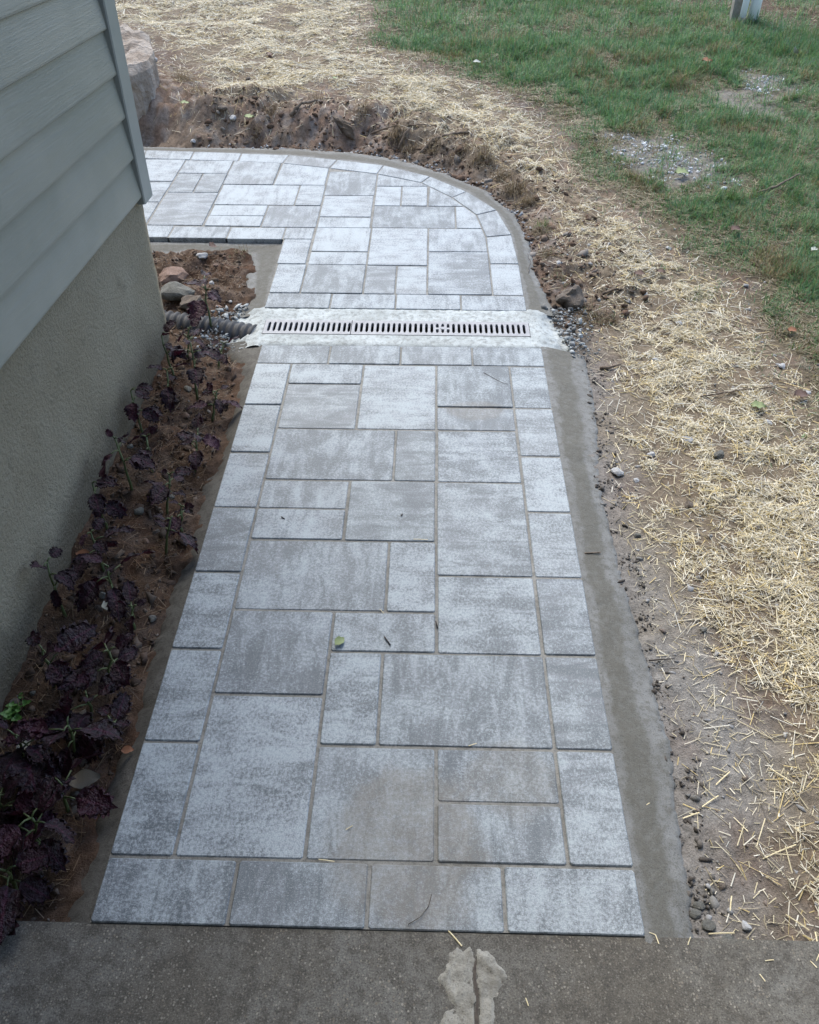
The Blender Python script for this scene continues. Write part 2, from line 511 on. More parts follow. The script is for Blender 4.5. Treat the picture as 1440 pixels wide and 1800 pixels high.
def on_ground(u, v):
    h = 0.0
    for i in range(14):
        p = on_plane(u, v, h)
        h += .5 * (float(dz_macro(p[0], p[1])[0]) - h)
    p = on_plane(u, v, h)
    return np.array([p[0], p[1], float(gz(p[0], p[1]))])

# ------------------------------------------------------------------ ground
def px_poly(pts): return [tuple(on_ground(u, v)[:2]) for u, v in pts]
STRAW = px_poly([(150, -90), (620, -90), (645, 20), (640, 78), (720, 105), (800, 138), (900, 178), (955, 215), (985, 270), (1010, 315), (1075, 350), (1200, 455),
                 (1290, 512), (1365, 605), (1435, 710), (1560, 930), (1620, 1300), (1620, 1720), (1435, 1720), (1412, 1560), (1405, 1420), (1395, 1330), (1355, 1250), (1285, 1160), (1205, 1080), (1160, 980),
                 (1125, 900), (1130, 830), (1080, 760), (1085, 700), (1065, 620), (1090, 555), (1040, 480), (1010, 425), (960, 385), (905, 335), (850, 285),
                 (760, 235), (700, 205), (640, 180), (570, 150), (470, 165), (395, 170), (350, 115), (290, 75), (240, 45), (150, 30)])
LAWN = px_poly([(640, -95), (655, 20), (650, 75), (725, 100), (800, 130), (900, 165), (965, 205), (1000, 262), (1040, 330), (1090, 350), (1215, 455), (1300, 505),
                (1365, 600), (1435, 705), (1540, 850), (1800, 1000), (2300, 500), (2300, -95)])
BARE = [px_poly([(1075, 235), (1180, 240), (1275, 290), (1280, 320), (1180, 325), (1090, 285)]),
        px_poly([(1300, 130), (1395, 140), (1400, 160), (1310, 160)]),
        px_poly([(1235, 160), (1290, 155), (1400, 190), (1380, 215), (1260, 195)])]
DUST = px_poly([(1090, 960), (1180, 900), (1200, 1000), (1300, 1160), (1370, 1300), (1370, 1420), (1230, 1480), (1200, 1420), (1180, 1300), (1140, 1180), (1110, 1060)])
LITTER = px_poly([(1160, -90), (1160, 8), (1290, 18), (1340, 40), (1440, 60), (1700, 40), (1700, -90)])

def grow(a, lim, st, f=1.35):
    r = []; v = a; s = st
    while abs(v) < lim: s *= f; v += s; r.append(v)
    return r
xs = np.array(sorted(grow(-2.5, 320, -.016) + list(np.arange(-2.5, 2.6, .0155)) + grow(2.58, 320, .016)))
ys = np.array(sorted(grow(.62, 320, -.02, 1.5) + list(np.arange(.62, 4.2, .0145)) + list(np.arange(4.2, 6.2, .0165)) + list(np.arange(6.2, 9.4, .04)) + grow(9.4, 320, .04)))
GX, GY = np.meshgrid(xs, ys)
GZ = gz(GX.ravel(), GY.ravel())
gx, gy = GX.ravel(), GY.ravel()
nx, ny = len(xs), len(ys)
idx = np.arange(nx * ny).reshape(ny, nx)
gf = np.stack([idx[:-1, :-1], idx[:-1, 1:], idx[1:, 1:], idx[1:, :-1]], -1).reshape(-1, 4)
n_a = fbm(gx, gy, .30, 4, 41); n_b = fbm(gx, gy, .07, 3, 47)
brown = np.array([.120, .092, .070]); red = np.array([.125, .088, .066]); grey = np.array([.165, .150, .136])
col = brown + (red - brown) * ss(-.2, .3, n_a)[:, None]
col = col + (grey - col) * (ss(.0, .5, n_b + .3 * n_a) * .55)[:, None]
col = col * (1 + .55 * ss(.02, .1, sdist(gx, gy, OUT)) * ss(.9, .5, sdist(gx, gy, OUT)) * ss(3.4, 4.2, gy))[:, None]
dd = sdist(gx, gy, OUT)
near_edge = ss(.30, .0, dd + .12 * n_a) * ss(3.2, 2.6, gy) * (gx > 0)
dust = np.maximum(ss(.10, -.08, sdist(gx, gy, DUST) + .12 * n_a) * .95, near_edge * .75)
col = col + (np.array([.215, .205, .190]) - col) * dust[:, None]
stw = ss(.15, -.1, sdist(gx, gy, STRAW) + .1 * n_a)
col = col + (np.array([.18, .145, .10]) - col) * (stw * .7)[:, None]
lw = ss(.05, -.15, sdist(gx, gy, LAWN) + .1 * n_a)
col = col + (np.array([.085, .075, .042]) - col) * (lw * .85)[:, None]
for i, P in enumerate(BARE):
    b = ss(.12, -.06, sdist(gx, gy, P) + .10 * n_a)
    col = col + (np.array([.27, .26, .25]) - col) * (b * (.55 if i < 2 else .45))[:, None]
far_y = np.maximum(ss(8.2, 9.5, gy + .4 * n_a), ss(3.2, 4.2, np.abs(gx) + .3 * n_a) * (gy > 4))
col = col + (np.array([.085, .105, .042]) - col) * (far_y * .9)[:, None]
lit = ss(.1, -.1, sdist(gx, gy, LITTER) + .15 * n_a)
col = col + (np.array([.085, .06, .042]) - col) * lit[:, None]
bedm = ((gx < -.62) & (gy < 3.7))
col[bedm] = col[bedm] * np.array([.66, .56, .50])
gme = big_mesh('ground', np.stack([gx, gy, GZ], 1), gf, M['soil'], col, True)
ground = tag(link('ground', gme), 'brown disturbed soil and yard ground around the walk', 'ground', kind='structure')

# ------------------------------------------------------------------ concrete slab at the near end
SLZ = SL * .699 - .0045
def slab_mesh():
    bm = bmesh.new()
    V, Fc = box(-5.0, 5.5, -2.6, .7032, SLZ - .16, SLZ)
    vs = [bm.verts.new(v) for v in V]
    for f in Fc: bm.faces.new([vs[i] for i in f])
    ed = [e for e in bm.edges if all(v.co.z > SLZ - .01 for v in e.verts)]
    bmesh.ops.bevel(bm, geom=ed, offset=.003, segments=2, affect='EDGES')
    me = bpy.data.meshes.new('concrete_slab'); bm.to_mesh(me); bm.free()
    me.materials.append(M['slab'])
    return me
slab = tag(link('concrete_slab', slab_mesh()), 'worn brown-grey concrete slab at the near end of the walk', 'slab', kind='structure')
def patch_mesh(pts, crack):
    a = np.array(pts); x0, y0 = a.min(0) - .01; x1, y1 = a.max(0) + .01
    X, Y = np.meshgrid(np.arange(x0, x1, .0022), np.arange(y0, y1, .0026))
    d = sdist(X, Y, pts) + .008 * fbm(X, Y, .03, 4, 77)
    cw = np.full(X.shape, 9.0)
    for (p, q) in zip(crack, crack[1:]):
        dx, dy = q[0] - p[0], q[1] - p[1]; t = np.clip(((X - p[0]) * dx + (Y - p[1]) * dy) / (dx * dx + dy * dy), 0, 1)
        cw = np.minimum(cw, np.hypot(X - p[0] - t * dx, Y - p[1] - t * dy))
    cw = cw + .0016 * pn(X / .008, Y / .008, 2) + .003 * pn(X / .03, Y / .03, 3)
    Z = SLZ - .0020 + .0046 * ss(.002, -.014, d) + .0034 * fbm(X, Y, .035, 5, 5) * ss(0, -.015, d) - .0022 * ss(.006, .001, cw)
    n1, n2 = X.shape; ix = np.arange(n1 * n2).reshape(n1, n2)
    Fc = np.stack([ix[:-1, :-1], ix[:-1, 1:], ix[1:, 1:], ix[1:, :-1]], -1).reshape(-1, 4)
    keep = (d.ravel()[Fc].min(1) < .004) & (cw.ravel()[Fc].min(1) > .0022)
    return big_mesh('mortar_patch', np.stack([X.ravel(), Y.ravel(), Z.ravel()], 1), Fc[keep], M['patch'], None, False)
def slab_px(u, v):
    d = ray(u, v); t = (H - SLZ) / -d[2]; return (d[0] * t, d[1] * t)
pa = [slab_px(*q) for q in [(800, 1668), (832, 1660), (862, 1672), (896, 1718), (880, 1745), (872, 1800), (870, 1870), (795, 1870), (765, 1808), (790, 1770), (768, 1722), (778, 1682)]]
pc = [slab_px(*q) for q in [(830, 1650), (836, 1690), (834, 1720), (840, 1755), (837, 1790), (842, 1830), (840, 1880)]]
pt_ = link('mortar_patch', patch_mesh(pa, pc), slab)
def ribbon_mesh(P, w):
    V = []; Fc = []
    r = random.Random(3)
    for i, p in enumerate(P):
        q = w * r.uniform(.6, 1.2) * (.4 if i in (0, len(P) - 1) else 1)
        V += [(p[0] - q, p[1], SLZ + .0006), (p[0] + q, p[1], SLZ + .0006)]
    for i in range(len(P) - 1): Fc.append((2 * i + 2, 2 * i + 3, 2 * i + 1, 2 * i))
    return mesh('crack', V, Fc, M['twig'])
link('crack', ribbon_mesh([tuple(p) for p in resample(pc[1:], .012)], .0030), pt_)

# ------------------------------------------------------------------ paving
TILT = math.atan(SL)
path = empty('paver_path', (0, 0, 0))
path.rotation_euler = (TILT, 0, 0)
tag(path, 'blue-grey mottled concrete paver walk with soldier border', 'walkway', kind='structure')
CT = math.cos(TILT)
def loc_y(y): return y / CT
JG, TH = .0036, .060
def inset(P, d):
    n = len(P); out = []
    for i in range(n):
        a, b, c = Vector(P[i - 1]), Vector(P[i]), Vector(P[(i + 1) % n])
        e1 = (b - a).normalized(); e2 = (c - b).normalized()
        n1 = Vector((-e1.y, e1.x)); n2 = Vector((-e2.y, e2.x))
        k = 1 + n1.dot(n2)
        m = (n1 + n2) / max(k, .25)
        out.append(tuple(b + m * d))
    return out
def soften(P, r=.006):
    out = []
    n = len(P)
    for i in range(n):
        a, b, c = Vector(P[i - 1]), Vector(P[i]), Vector(P[(i + 1) % n])
        out.append(tuple(b + (a - b).normalized() * r)); out.append(tuple(b + (c - b).normalized() * r))
    return out
def paver_mesh(P):
    P = soften(inset(P, JG), .004)
    q = inset(P, .0020)
    n = len(P)
    V = [(p[0], p[1], -TH) for p in P] + [(p[0], p[1], -.0022) for p in P] + [(p[0], p[1], 0) for p in q]
    Fc = []
    for k in range(2):
        for i in range(n):
            j = (i + 1) % n
            Fc.append((k * n + i, k * n + j, (k + 1) * n + j, (k + 1) * n + i))
    Fc.append(tuple(2 * n + i for i in range(n)))
    return mesh('paver', V, Fc, M['paver'])
pav_cache = {}
prs = random.Random(11)
def add_paver(me, cx, cy, rz=0):
    o = link('paver', me, path, (cx, loc_y(cy), prs.uniform(-.0016, .0012)))
    o.rotation_euler = (prs.uniform(-.0035, .0035), prs.uniform(-.0035, .0035), rz + prs.uniform(-.0025, .0025))
    o.color = (prs.choice([.22, .35, .5, .62, .75, .85]), 0, 0, 1)
    return o
def rect_paver(x0, x1, y0, y1, nu=None):
    a, b = x1 - x0, (y1 - y0) / CT
    rz = 0
    if b > a * 1.02: a, b = b, a; rz = math.pi / 2
    elif abs(a - b) < .02 * a and prs.random() < .5: rz = math.pi / 2
    if prs.random() < .5: rz += math.pi
    key = (round(a, 3), round(b, 3))
    if key not in pav_cache:
        pav_cache[key] = paver_mesh([(-a / 2, -b / 2), (a / 2, -b / 2), (a / 2, b / 2), (-a / 2, b / 2)])
    return add_paver(pav_cache[key], (x0 + x1) / 2, (y0 + y1) / 2, rz)
def poly_paver(P):
    P = [(p[0], loc_y(p[1])) for p in P]
    cx = sum(p[0] for p in P) / len(P); cy = sum(p[1] for p in P) / len(P)
    return add_paver(paver_mesh([(p[0] - cx, p[1] - cy) for p in P]), cx, cy * CT)
# near section, on a grid 8 modules wide and 16 deep
UX, UY, X0, Y0 = .1340, .1322, -.637, .6985
near = [(0, 2, 0, 1), (2, 4, 0, 1), (4, 6, 0, 1), (6, 8, 0, 1), (0, 2, 15, 16), (2, 4, 15, 16), (4, 6, 15, 16), (6, 8, 15, 16)]
for j in range(1, 15, 2): near += [(0, 1, j, j + 2), (7, 8, j, j + 2)]
near += [(1, 3, 1, 4), (3, 5, 1, 3), (5, 7, 1, 2), (5, 7, 2, 3), (3, 4, 3, 5), (4, 7, 3, 5), (1, 3, 4, 6), (3, 5, 5, 6), (5, 7, 5, 7), (1, 4, 6, 8), (4, 5, 6, 8),
         (5, 7, 7, 10), (1, 3, 8, 9), (1, 3, 9, 10), (3, 5, 8, 10), (1, 4, 10, 12), (4, 5, 10, 12), (5, 7, 10, 12), (1, 3, 12, 14), (1, 3, 14, 15), (3, 5, 12, 15), (5, 7, 12, 13), (5, 7, 13, 15)]
LIGHT = {(0, 0): .5, (2, 0): .2, (4, 0): .45, (6, 0): .62, (0, 15): .35, (2, 15): .35, (4, 15): .35, (6, 15): .4, (0, 1): .5, (0, 3): .55, (0, 5): .5, (0, 7): .22, (0, 9): .62, (0, 11): .6, (0, 13): .85,
         (7, 1): .55, (7, 3): .25, (7, 5): .28, (7, 7): .6, (7, 9): .78, (7, 11): .45, (7, 13): .4, (1, 1): .85, (3, 1): .45, (5, 1): .3, (5, 2): .4, (3, 3): .55, (4, 3): .38, (1, 4): .28, (3, 5): .5, (5, 5): .5,
         (1, 6): .42, (4, 6): .72, (5, 7): .42, (1, 8): .68, (1, 9): .5, (3, 8): .12, (1, 10): .36, (4, 10): .10, (5, 10): .5, (1, 12): .18, (1, 14): .55, (3, 12): .65, (5, 12): .2, (5, 13): .2}
for a, b, c, d in near:
    o = rect_paver(X0 + a * UX, X0 + b * UX, Y0 + c * UY, Y0 + d * UY)
    o.color = (LIGHT[(a, c)], 0, 0, 1)            # how much bloom each block carries
# beyond the drain
XA = [-.672, -.540, -.276, -.141, -.006, .268, .402]
for i in range(4): rect_paver(-.672 + i * .2685, -.672 + (i + 1) * .2685, 3.094, 3.222)
rects = [(XA[0], XA[1], 3.222, 3.49), (XA[0] - .006, XA[1] - .006, 3.49, 3.745), (XA[1], XA[2], 3.222, 3.49), (XA[2], XA[3], 3.222, 3.485), (XA[3], XA[4], 3.222, 3.485),
         (XA[1], XA[2], 3.49, 3.618), (XA[1], XA[2], 3.618, 3.876), (XA[2], XA[4], 3.485, 3.880), (XA[1], XA[2] - .008, 3.876, 4.0), (XA[1] - .003, XA[2] - .01, 4.0, 4.268),
         (XA[4], XA[5], 3.222, 3.628), (XA[2] - .004, .126, 3.880, 4.140), (XA[2] - .006, -.147, 4.140, 4.395), (-.147, -.012, 4.140, 4.395),
         # left wing
         (-.686, -.546, 3.745, 3.874), (-.950, -.686, 3.742, 3.874), (-1.226, -.950, 3.748, 3.882), (-1.49, -1.226, 3.752, 3.888), (-1.76, -1.49, 3.754, 3.892), (-2.03, -1.76, 3.756, 3.894), (-2.30, -2.03, 3.758, 3.896),
         (-.810, -.543, 3.874, 4.134), (-1.085, -.810, 3.880, 4.004), (-1.085, -.810, 4.004, 4.136), (-1.090, -.682, 4.136, 4.402), (-.682, -.546, 4.134, 4.400),
         (-1.363, -1.090, 3.886, 4.290), (-1.363, -1.227, 4.290, 4.555), (-1.227, -1.093, 4.290, 4.555), (-1.366, -1.096, 4.555, 4.748),
         (-1.63, -1.366, 3.890, 4.164), (-1.63, -1.366, 4.164, 4.436), (-1.63, -1.366, 4.436, 4.762), (-1.90, -1.63, 3.892, 4.30), (-1.90, -1.63, 4.30, 4.56), (-1.90, -1.63, 4.56, 4.764),
         (-2.30, -1.90, 3.894, 4.16), (-2.30, -1.90, 4.16, 4.42), (-2.30, -2.10, 4.42, 4.766), (-2.10, -1.90, 4.42, 4.766),
         (XA[5], .400, 3.222, 3.512)]
for r_ in rects: rect_paver(*r_)
INN = [(.268, 3.512), (.265, 3.787), (.229, 4.038), (.112, 4.252), (-.048, 4.449), (-.288, 4.567), (-.553, 4.645), (-.820, 4.716), (-1.072, 4.742), (-1.345, 4.754), (-1.612, 4.766), (-1.88, 4.768), (-2.15, 4.770), (-2.30, 4.771)]
OUTR = [(.400, 3.512), (.388, 3.815), (.334, 4.100), (.190, 4.336), (-.000, 4.539), (-.258, 4.696), (-.522, 4.777), (-.800, 4.846), (-1.075, 4.868), (-1.350, 4.886), (-1.630, 4.902), (-1.89, 4.905), (-2.15, 4.907), (-2.30, 4.908)]
for i in range(len(INN) - 1): poly_paver([INN[i], OUTR[i], OUTR[i + 1], INN[i + 1]])
def clip(P, hull):
    """clip convex P by convex hull given as open chain, keep left side"""
    for i in range(len(hull) - 1):
        a, b = hull[i], hull[i + 1]; out = []
        f = lambda p: (b[0] - a[0]) * (p[1] - a[1]) - (b[1] - a[1]) * (p[0] - a[0])
        for j in range(len(P)):
            p, q = P[j], P[(j + 1) % len(P)]; fp, fq = f(p), f(q)
            if fp >= 0: out.append(p)
            if fp * fq < 0:
                t = fp / (fp - fq); out.append((p[0] + (q[0] - p[0]) * t, p[1] + (q[1] - p[1]) * t))
        P = out
    return P
def rc(x0, x1, y0, y1): return [(x0, y0), (x1, y0), (x1, y1), (x0, y1)]
for q in [rc(XA[4], .30, 3.628, 3.880), rc(.126, .30, 3.880, 4.140), rc(-.012, .30, 4.140, 4.395), rc(-.284, .1, 4.395, 4.60), rc(-.548, -.284, 4.268, 4.60) ,
          rc(-.826, -.553, 4.400, 4.75), rc(-1.096, -.826, 4.402, 4.76)]:
    P = clip(q, INN[:9])
    if len(P) < 3: continue
    # drop near-duplicate points
    Pd = [P[i] for i in range(len(P)) if math.dist(P[i], P[i - 1]) > .02]
    poly_paver(Pd)
poly_paver(clip([(-.553, 4.585), (-.288, 4.540), (-.288, 4.60), (-.553, 4.70)], INN[:9])) if False else None
# sand in the joints
BEDP = [(-.634, .702), (.432, .702), (.432, 2.81), (-.634, 2.81)]
BEDF = [(-.668, 3.098), (.398, 3.098)] + [(p[0] - .006, p[1] - .008) for p in OUTR] + [(-2.30, 3.762), (-.69, 3.750), (-.682, 3.745)]
V = [(p[0], loc_y(p[1]), -.0034) for p in BEDP + BEDF]
sand = link('joint_sand', mesh('joint_sand', V, [tuple(range(4)), tuple(range(4, len(V)))], M['sand']), path)

# ------------------------------------------------------------------ mortar haunch along the edges
def haunch(name, inner, outer, z_in, z_out, label, seed, n=12, jag=.012, mat='mortar'):
    m = max(len(resample(inner, .012)), len(resample(outer, .012)))
    def rs(P):
        P = np.array(P, float); seg = np.hypot(*np.diff(P, axis=0).T); s = np.concatenate([[0], np.cumsum(seg)]) / seg.sum()
        t = np.linspace(0, 1, m); return np.stack([np.interp(t, s, P[:, k]) for k in range(2)], 1)
    I, O = rs(inner), rs(outer)
    D = O - I; D /= np.hypot(D[:, 0], D[:, 1])[:, None]
    ln = np.arange(m) * .012
    O = O + D * (jag * .38 * fbm(ln, ln * 0 + seed, .014, 3, seed) + jag * .45 * fbm(ln, ln * 0 + seed, .06, 3, seed + 4) + .010 * pn(ln / .4, ln * 0, seed))[:, None]
    T = list(np.linspace(0, 1, n)) + [1.0, 1.0]
    V = []; A = []
    for k, t in enumerate(T):
        p = I + (O - I) * t
        x, y = p[:, 0], p[:, 1]
        z = z_in + (z_out - z_in) * (t ** 1.4) + .0022 * fbm(x, y, .09, 3, seed + 2) * min(1, t * 4) + .0010 * pn(x / .012, y / .03, seed) + (.0015 if mat == 'mortar_dark' else .0030) * ss(.45, 1, t) * fbm(x, y, .014, 3, seed + 5)
        if k == n: z = z - .014; x = x + D[:, 0] * .003; y = y + D[:, 1] * .003
        if k == n + 1: z = z - .075; x = x + D[:, 0] * .010; y = y + D[:, 1] * .010
        V.append(np.stack([x, y, base_z(y) + z], 1)); A.append(np.full(m, t))
    V = np.concatenate(V); A = np.concatenate(A)
    ix = np.arange(len(T) * m).reshape(len(T), m)
    Fc = np.stack([ix[:-1, :-1], ix[1:, :-1], ix[1:, 1:], ix[:-1, 1:]], -1).reshape(-1, 4)
    a, b, c = V[Fc[0, 0]], V[Fc[0, 1]], V[Fc[0, 2]]
    if np.cross(b - a, c - a)[2] < 0: Fc = Fc[:, ::-1]
    me = big_mesh(name, V, Fc, M[mat], None, True, {'across': A})
    return tag(link(name, me), label, 'mortar edging', kind='structure')
haunch('mortar_edging', [(.431, .690), (.431, 2.83)], OUT[:9] + [(.60, 2.80)], -.004, -.026, 'grey troweled mortar edging between the straight walk and the straw', 3)
haunch('mortar_edging', [(.396, 3.075)] + [(p[0] - .004, p[1] - .004) for p in OUTR], [(.535, 3.085)] + OUT[11:21] + [(-2.3, 5.035)], -.005, -.020, 'grey mortar edging round the outside of the curved pavers', 6)
haunch('mortar_edging', [(-.633, .690), (-.633, 2.86)], [(-.71, .690), (-.702, .8), (-.694, .93), (-.686, 1.1), (-.689, 1.25), (-.694, 1.53), (-.692, 1.79), (-.70, 2.0), (-.678, 2.2), (-.685, 2.45), (-.715, 2.72), (-.80, 2.80), (-.83, 2.86)], -.006, -.040, 'dark mortar edging between the walk and the purple plants', 9, 8, .016, 'mortar_dark')
haunch('mortar_edging', [(-.668, 3.08), (-.674, 3.60), (-.680, 3.746), (-.74, 3.742), (-2.3, 3.756)], [(-.80, 3.06), (-.775, 3.25), (-.80, 3.45), (-.85, 3.58), (-.95, 3.625), (-1.3, 3.625), (-2.3, 3.615)], -.022, -.032, 'pale mortar edging round the bed corner behind the house', 12)

# ------------------------------------------------------------------ drain and its rough concrete surround
GX0, GX1, GY0, GY1 = -.648, .399, 2.893, 3.003
def apron_mesh():
    xs_ = np.concatenate([np.arange(-.90, GX0 - .003, .011), [GX0 - .003], np.linspace(GX0, GX1, 96), [GX1 + .003], np.arange(GX1 + .014, .66, .011)])
    ys_ = np.concatenate([np.linspace(2.808, GY0 - .002, 9), np.linspace(GY0, GY1, 6), np.linspace(GY1 + .002, 3.106, 10)])
    X, Y = np.meshgrid(xs_, ys_)
    dc = np.maximum(np.maximum(-.645 - X, X - .41), 0)
    dc = dc + (.03 * pn(Y / .06, X * 0, 3) + .02 * pn(Y / .02, X / .03, 8)) * ss(0, .08, dc)
    z = -.002 + .0022 * fbm(X, Y, .022, 4, 4) + .0012 * pn(X / .011, Y / .011, 6) - .030 * ss(.01, .11, dc) - .05 * ss(.12, .20, dc)
    z = z + .006 * fbm(X, Y, .025, 3, 14) * ss(.02, .10, dc)
    # feather under the paver edges
    z = z - .012 * ss(2.822, 2.812, Y) * (np.abs(X + .1) < .54) - .012 * ss(3.094, 3.102, Y) * (np.abs(X + .13) < .53)
    rim = ss(.012, .0, np.minimum(np.abs(Y - GY0), np.abs(Y - GY1))) * ((X > GX0) & (X < GX1))
    z = z * (1 - rim) + rim * -.0015
    n1, n2 = X.shape
    V = np.stack([X.ravel(), Y.ravel(), (SL * Y + z).ravel()], 1)
    ix = np.arange(n1 * n2).reshape(n1, n2)
    Fc = np.stack([ix[:-1, :-1], ix[:-1, 1:], ix[1:, 1:], ix[1:, :-1]], -1).reshape(-1, 4)
    c = V[Fc].mean(1)
    hole = (c[:, 0] > GX0 - .001) & (c[:, 0] < GX1 + .001) & (c[:, 1] > GY0 - .0005) & (c[:, 1] < GY1 + .0005)
    return big_mesh('concrete_surround', V, Fc[~hole], M['apron'], None, True, {'across': np.zeros(n1 * n2)})
drain = empty('trench_drain', (0, 2.948, SL * 2.948))
drain.rotation_euler = (TILT, 0, 0)
tag(drain, 'long slotted grey trench drain grate set across the walk', 'drain')
sur = link('concrete_surround', apron_mesh()); sur.parent = drain
sur.matrix_parent_inverse = (Matrix.Translation(drain.location) @ Euler((TILT, 0, 0)).to_matrix().to_4x4()).inverted()
hw = (GY1 - GY0) / 2 - .002
def grate(x0, x1, slots, split=()):
    """frame rails and bars with open slots; slots = list of slot centres"""
    parts = [box(x0, x1, -hw, -.035, -.016, 0), box(x0, x1, .035, hw, -.016, 0)]
    sw = .0112
    e = x0
    for s in slots:
        if s - sw / 2 - e > .001: parts.append(box(e, s - sw / 2, -.0352, .0352, -.0155, -.0003))
        if s in split: parts.append(box(s - sw / 2 - .001, s + sw / 2 + .001, -.006, .006, -.0150, -.0006))
        # rounded slot ends
        for sg in (-1, 1):
            parts.append(box(s - sw / 2 - .0005, s - sw / 2 + .0022, sg * .0315 - .0038, sg * .0315 + .0038, -.0150, -.0005))
            parts.append(box(s + sw / 2 - .0022, s + sw / 2 + .0005, sg * .0315 - .0038, sg * .0315 + .0038, -.0150, -.0005))
        e = s + sw / 2
    if x1 - e > .001: parts.append(box(e, x1, -.0352, .0352, -.0155, -.0003))
    return join(parts)
XM = -.302
pt = .0213
ls = [XM - .004 - .5 * pt * .35 - pt * (i + .0) for i in range(0, 16)][::-1]
ls = [GX0 + .021 + i * pt for i in range(15)] + [XM - .0085]
V, Fc = grate(GX0 + .002, XM - .0015, ls); link('grate', mesh('grate', V, Fc, M['steel']), drain)
rs_ = [XM + .019 + i * pt for i in range(32)]
V, Fc = grate(XM + .0015, GX1 - .002, rs_, rs_[15:18])
gr = link('grate', mesh('grate', V, Fc, M['steel']), drain)
V, Fc = tube([(rs_[16], 0, -.004), (rs_[16], 0, .0012)], .010, 12); link('lock_boss', mesh('lock_boss', V, Fc, M['steel']), gr)
ch = [box(GX0, GX1, -hw - .0012, -hw + .006, -.11, -.0175), box(GX0, GX1, hw - .006, hw + .0012, -.11, -.0175), box(GX0, GX1, -hw, hw, -.125, -.1101),
      box(GX0 - .002, GX0 - .0001, -hw, hw, -.11, -.004), box(GX1 + .0001, GX1 + .002, -hw, hw, -.11, -.004)]
V, Fc = join(ch); link('channel', mesh('channel', V, Fc, M['black']), drain)

# ------------------------------------------------------------------ corrugated pipe
def pipe():
    a = np.array([-1.36, 3.02, SL * 3.02 - .012]); b = np.array([-.69, 2.935, SL * 2.94 - .055])
    n = 138; pts, rad = [], []
    for i in range(n):
        t = i / (n - 1); p = a + (b - a) * t; p[1] += .02 * math.sin(t * 3)
        pts.append(p); rad.append(.0575 + .0048 * math.copysign(abs(math.cos(t * math.pi * 46)) ** .6, math.cos(t * math.pi * 46)))
    V, Fc = tube(pts, rad, 20)
    o = link('drain_pipe', mesh('drain_pipe', V, Fc, M['pipe'], True))
    return tag(o, 'dark corrugated plastic drain pipe running from the house corner to the drain', 'pipe')
pipe()

# ------------------------------------------------------------------ house
WX, YC, YB = -1.0, 2.866, -6.0            # wall plane, far corner, back end
house = empty('house', (WX - 2, 0, 0))
tag(house, 'grey lap-sided house with parged concrete foundation beside the walk', 'house')
def hpart(name, V, Fc, mat, smooth=False, par=None):
    o = link(name, mesh(name, V, Fc, mat, smooth))
    p = par or house
    o.parent = p
    o.matrix_parent_inverse = Matrix.Translation(house.location).inverted()
    return o
ZB = .712                                  # butt of the lowest course
def foundation():
    xs_ = [-6.0, -4, -2.5, -1.6, -1.3] ; 
    # front face as a gently uneven grid, the rest a box
    Y = np.concatenate([np.linspace(YB, .5, 20), np.linspace(.55, YC, 70)]); Z = np.linspace(-.35, ZB + .05, 40)
    V = []; Fc = []
    for z in Z:
        for y in Y:
            e = .004 * float(fbm(y, z, .3, 2, 5)) + .0015 * float(pn(y / .04, z / .04, 6))
            if y >= YC - 1e-6: e = -.003 + .003 * float(pn(z / .05, 0.0, 4))
            V.append((WX + e, y + (.003 * float(pn(z / .03, 3.0, 8)) if y >= YC - 1e-6 else 0), z))
    n = len(Y)
    for i in range(len(Z) - 1):
        for j in range(n - 1):
            Fc.append((i * n + j, i * n + j + 1, (i + 1) * n + j + 1, (i + 1) * n + j))
    b = len(V)
    m = len(Z)
    for z in Z: V.append((-6.0, YC, z))
    for i in range(m - 1): Fc.append((i * n + n - 1, b + i, b + i + 1, (i + 1) * n + n - 1))
    return V, Fc
V, Fc = foundation(); hpart('foundation', V, Fc, M['stucco'], True)
EXP = .1245
NC = 15
def plank_profile():
    # (out from wall, up) - one lapped course with a soft butt
    return [(.001, -.004), (.0165, -.004), (.0205, -.001), (.0212, .004), (.0200, .016), (.0150, .055), (.0060, .1235), (.0045, .1330)]
def plank(y0, y1, z0, wx, along='y'):
    pr = plank_profile(); n = 44 if along == 'y' else 8
    V = []; Fc = []
    for i in range(n + 1):
        q = y0 + (y1 - y0) * i / n
        wv = .0008 * math.sin(q * 2.1 + z0 * 9) + .0006 * math.sin(q * 5.3 + z0 * 17)
        for (o, u) in pr:
            if along == 'y': V.append((wx + o + wv, q, z0 + u + wv * .6))
            else: V.append((q, wx + o, z0 + u))
    k = len(pr)
    for i in range(n):
        for j in range(k - 1):
            f = (i * k + j, i * k + j + 1, (i + 1) * k + j + 1, (i + 1) * k + j)
            Fc.append(f if along != 'y' else f[::-1])
    Fc.append(tuple(range(k))); Fc.append(tuple(n * k + j for j in range(k))[::-1])
    return V, Fc
for c in range(NC):
    V, Fc = plank(YB, 2.806, ZB + c * EXP, WX + .001)
    hpart('siding_plank', V, Fc, M['siding'])
    V, Fc = plank(-6.0, WX - .052, ZB + c * EXP, YC + .001, 'x')
    hpart('siding_plank', V, Fc, M['siding'])
ZT = ZB + NC * EXP
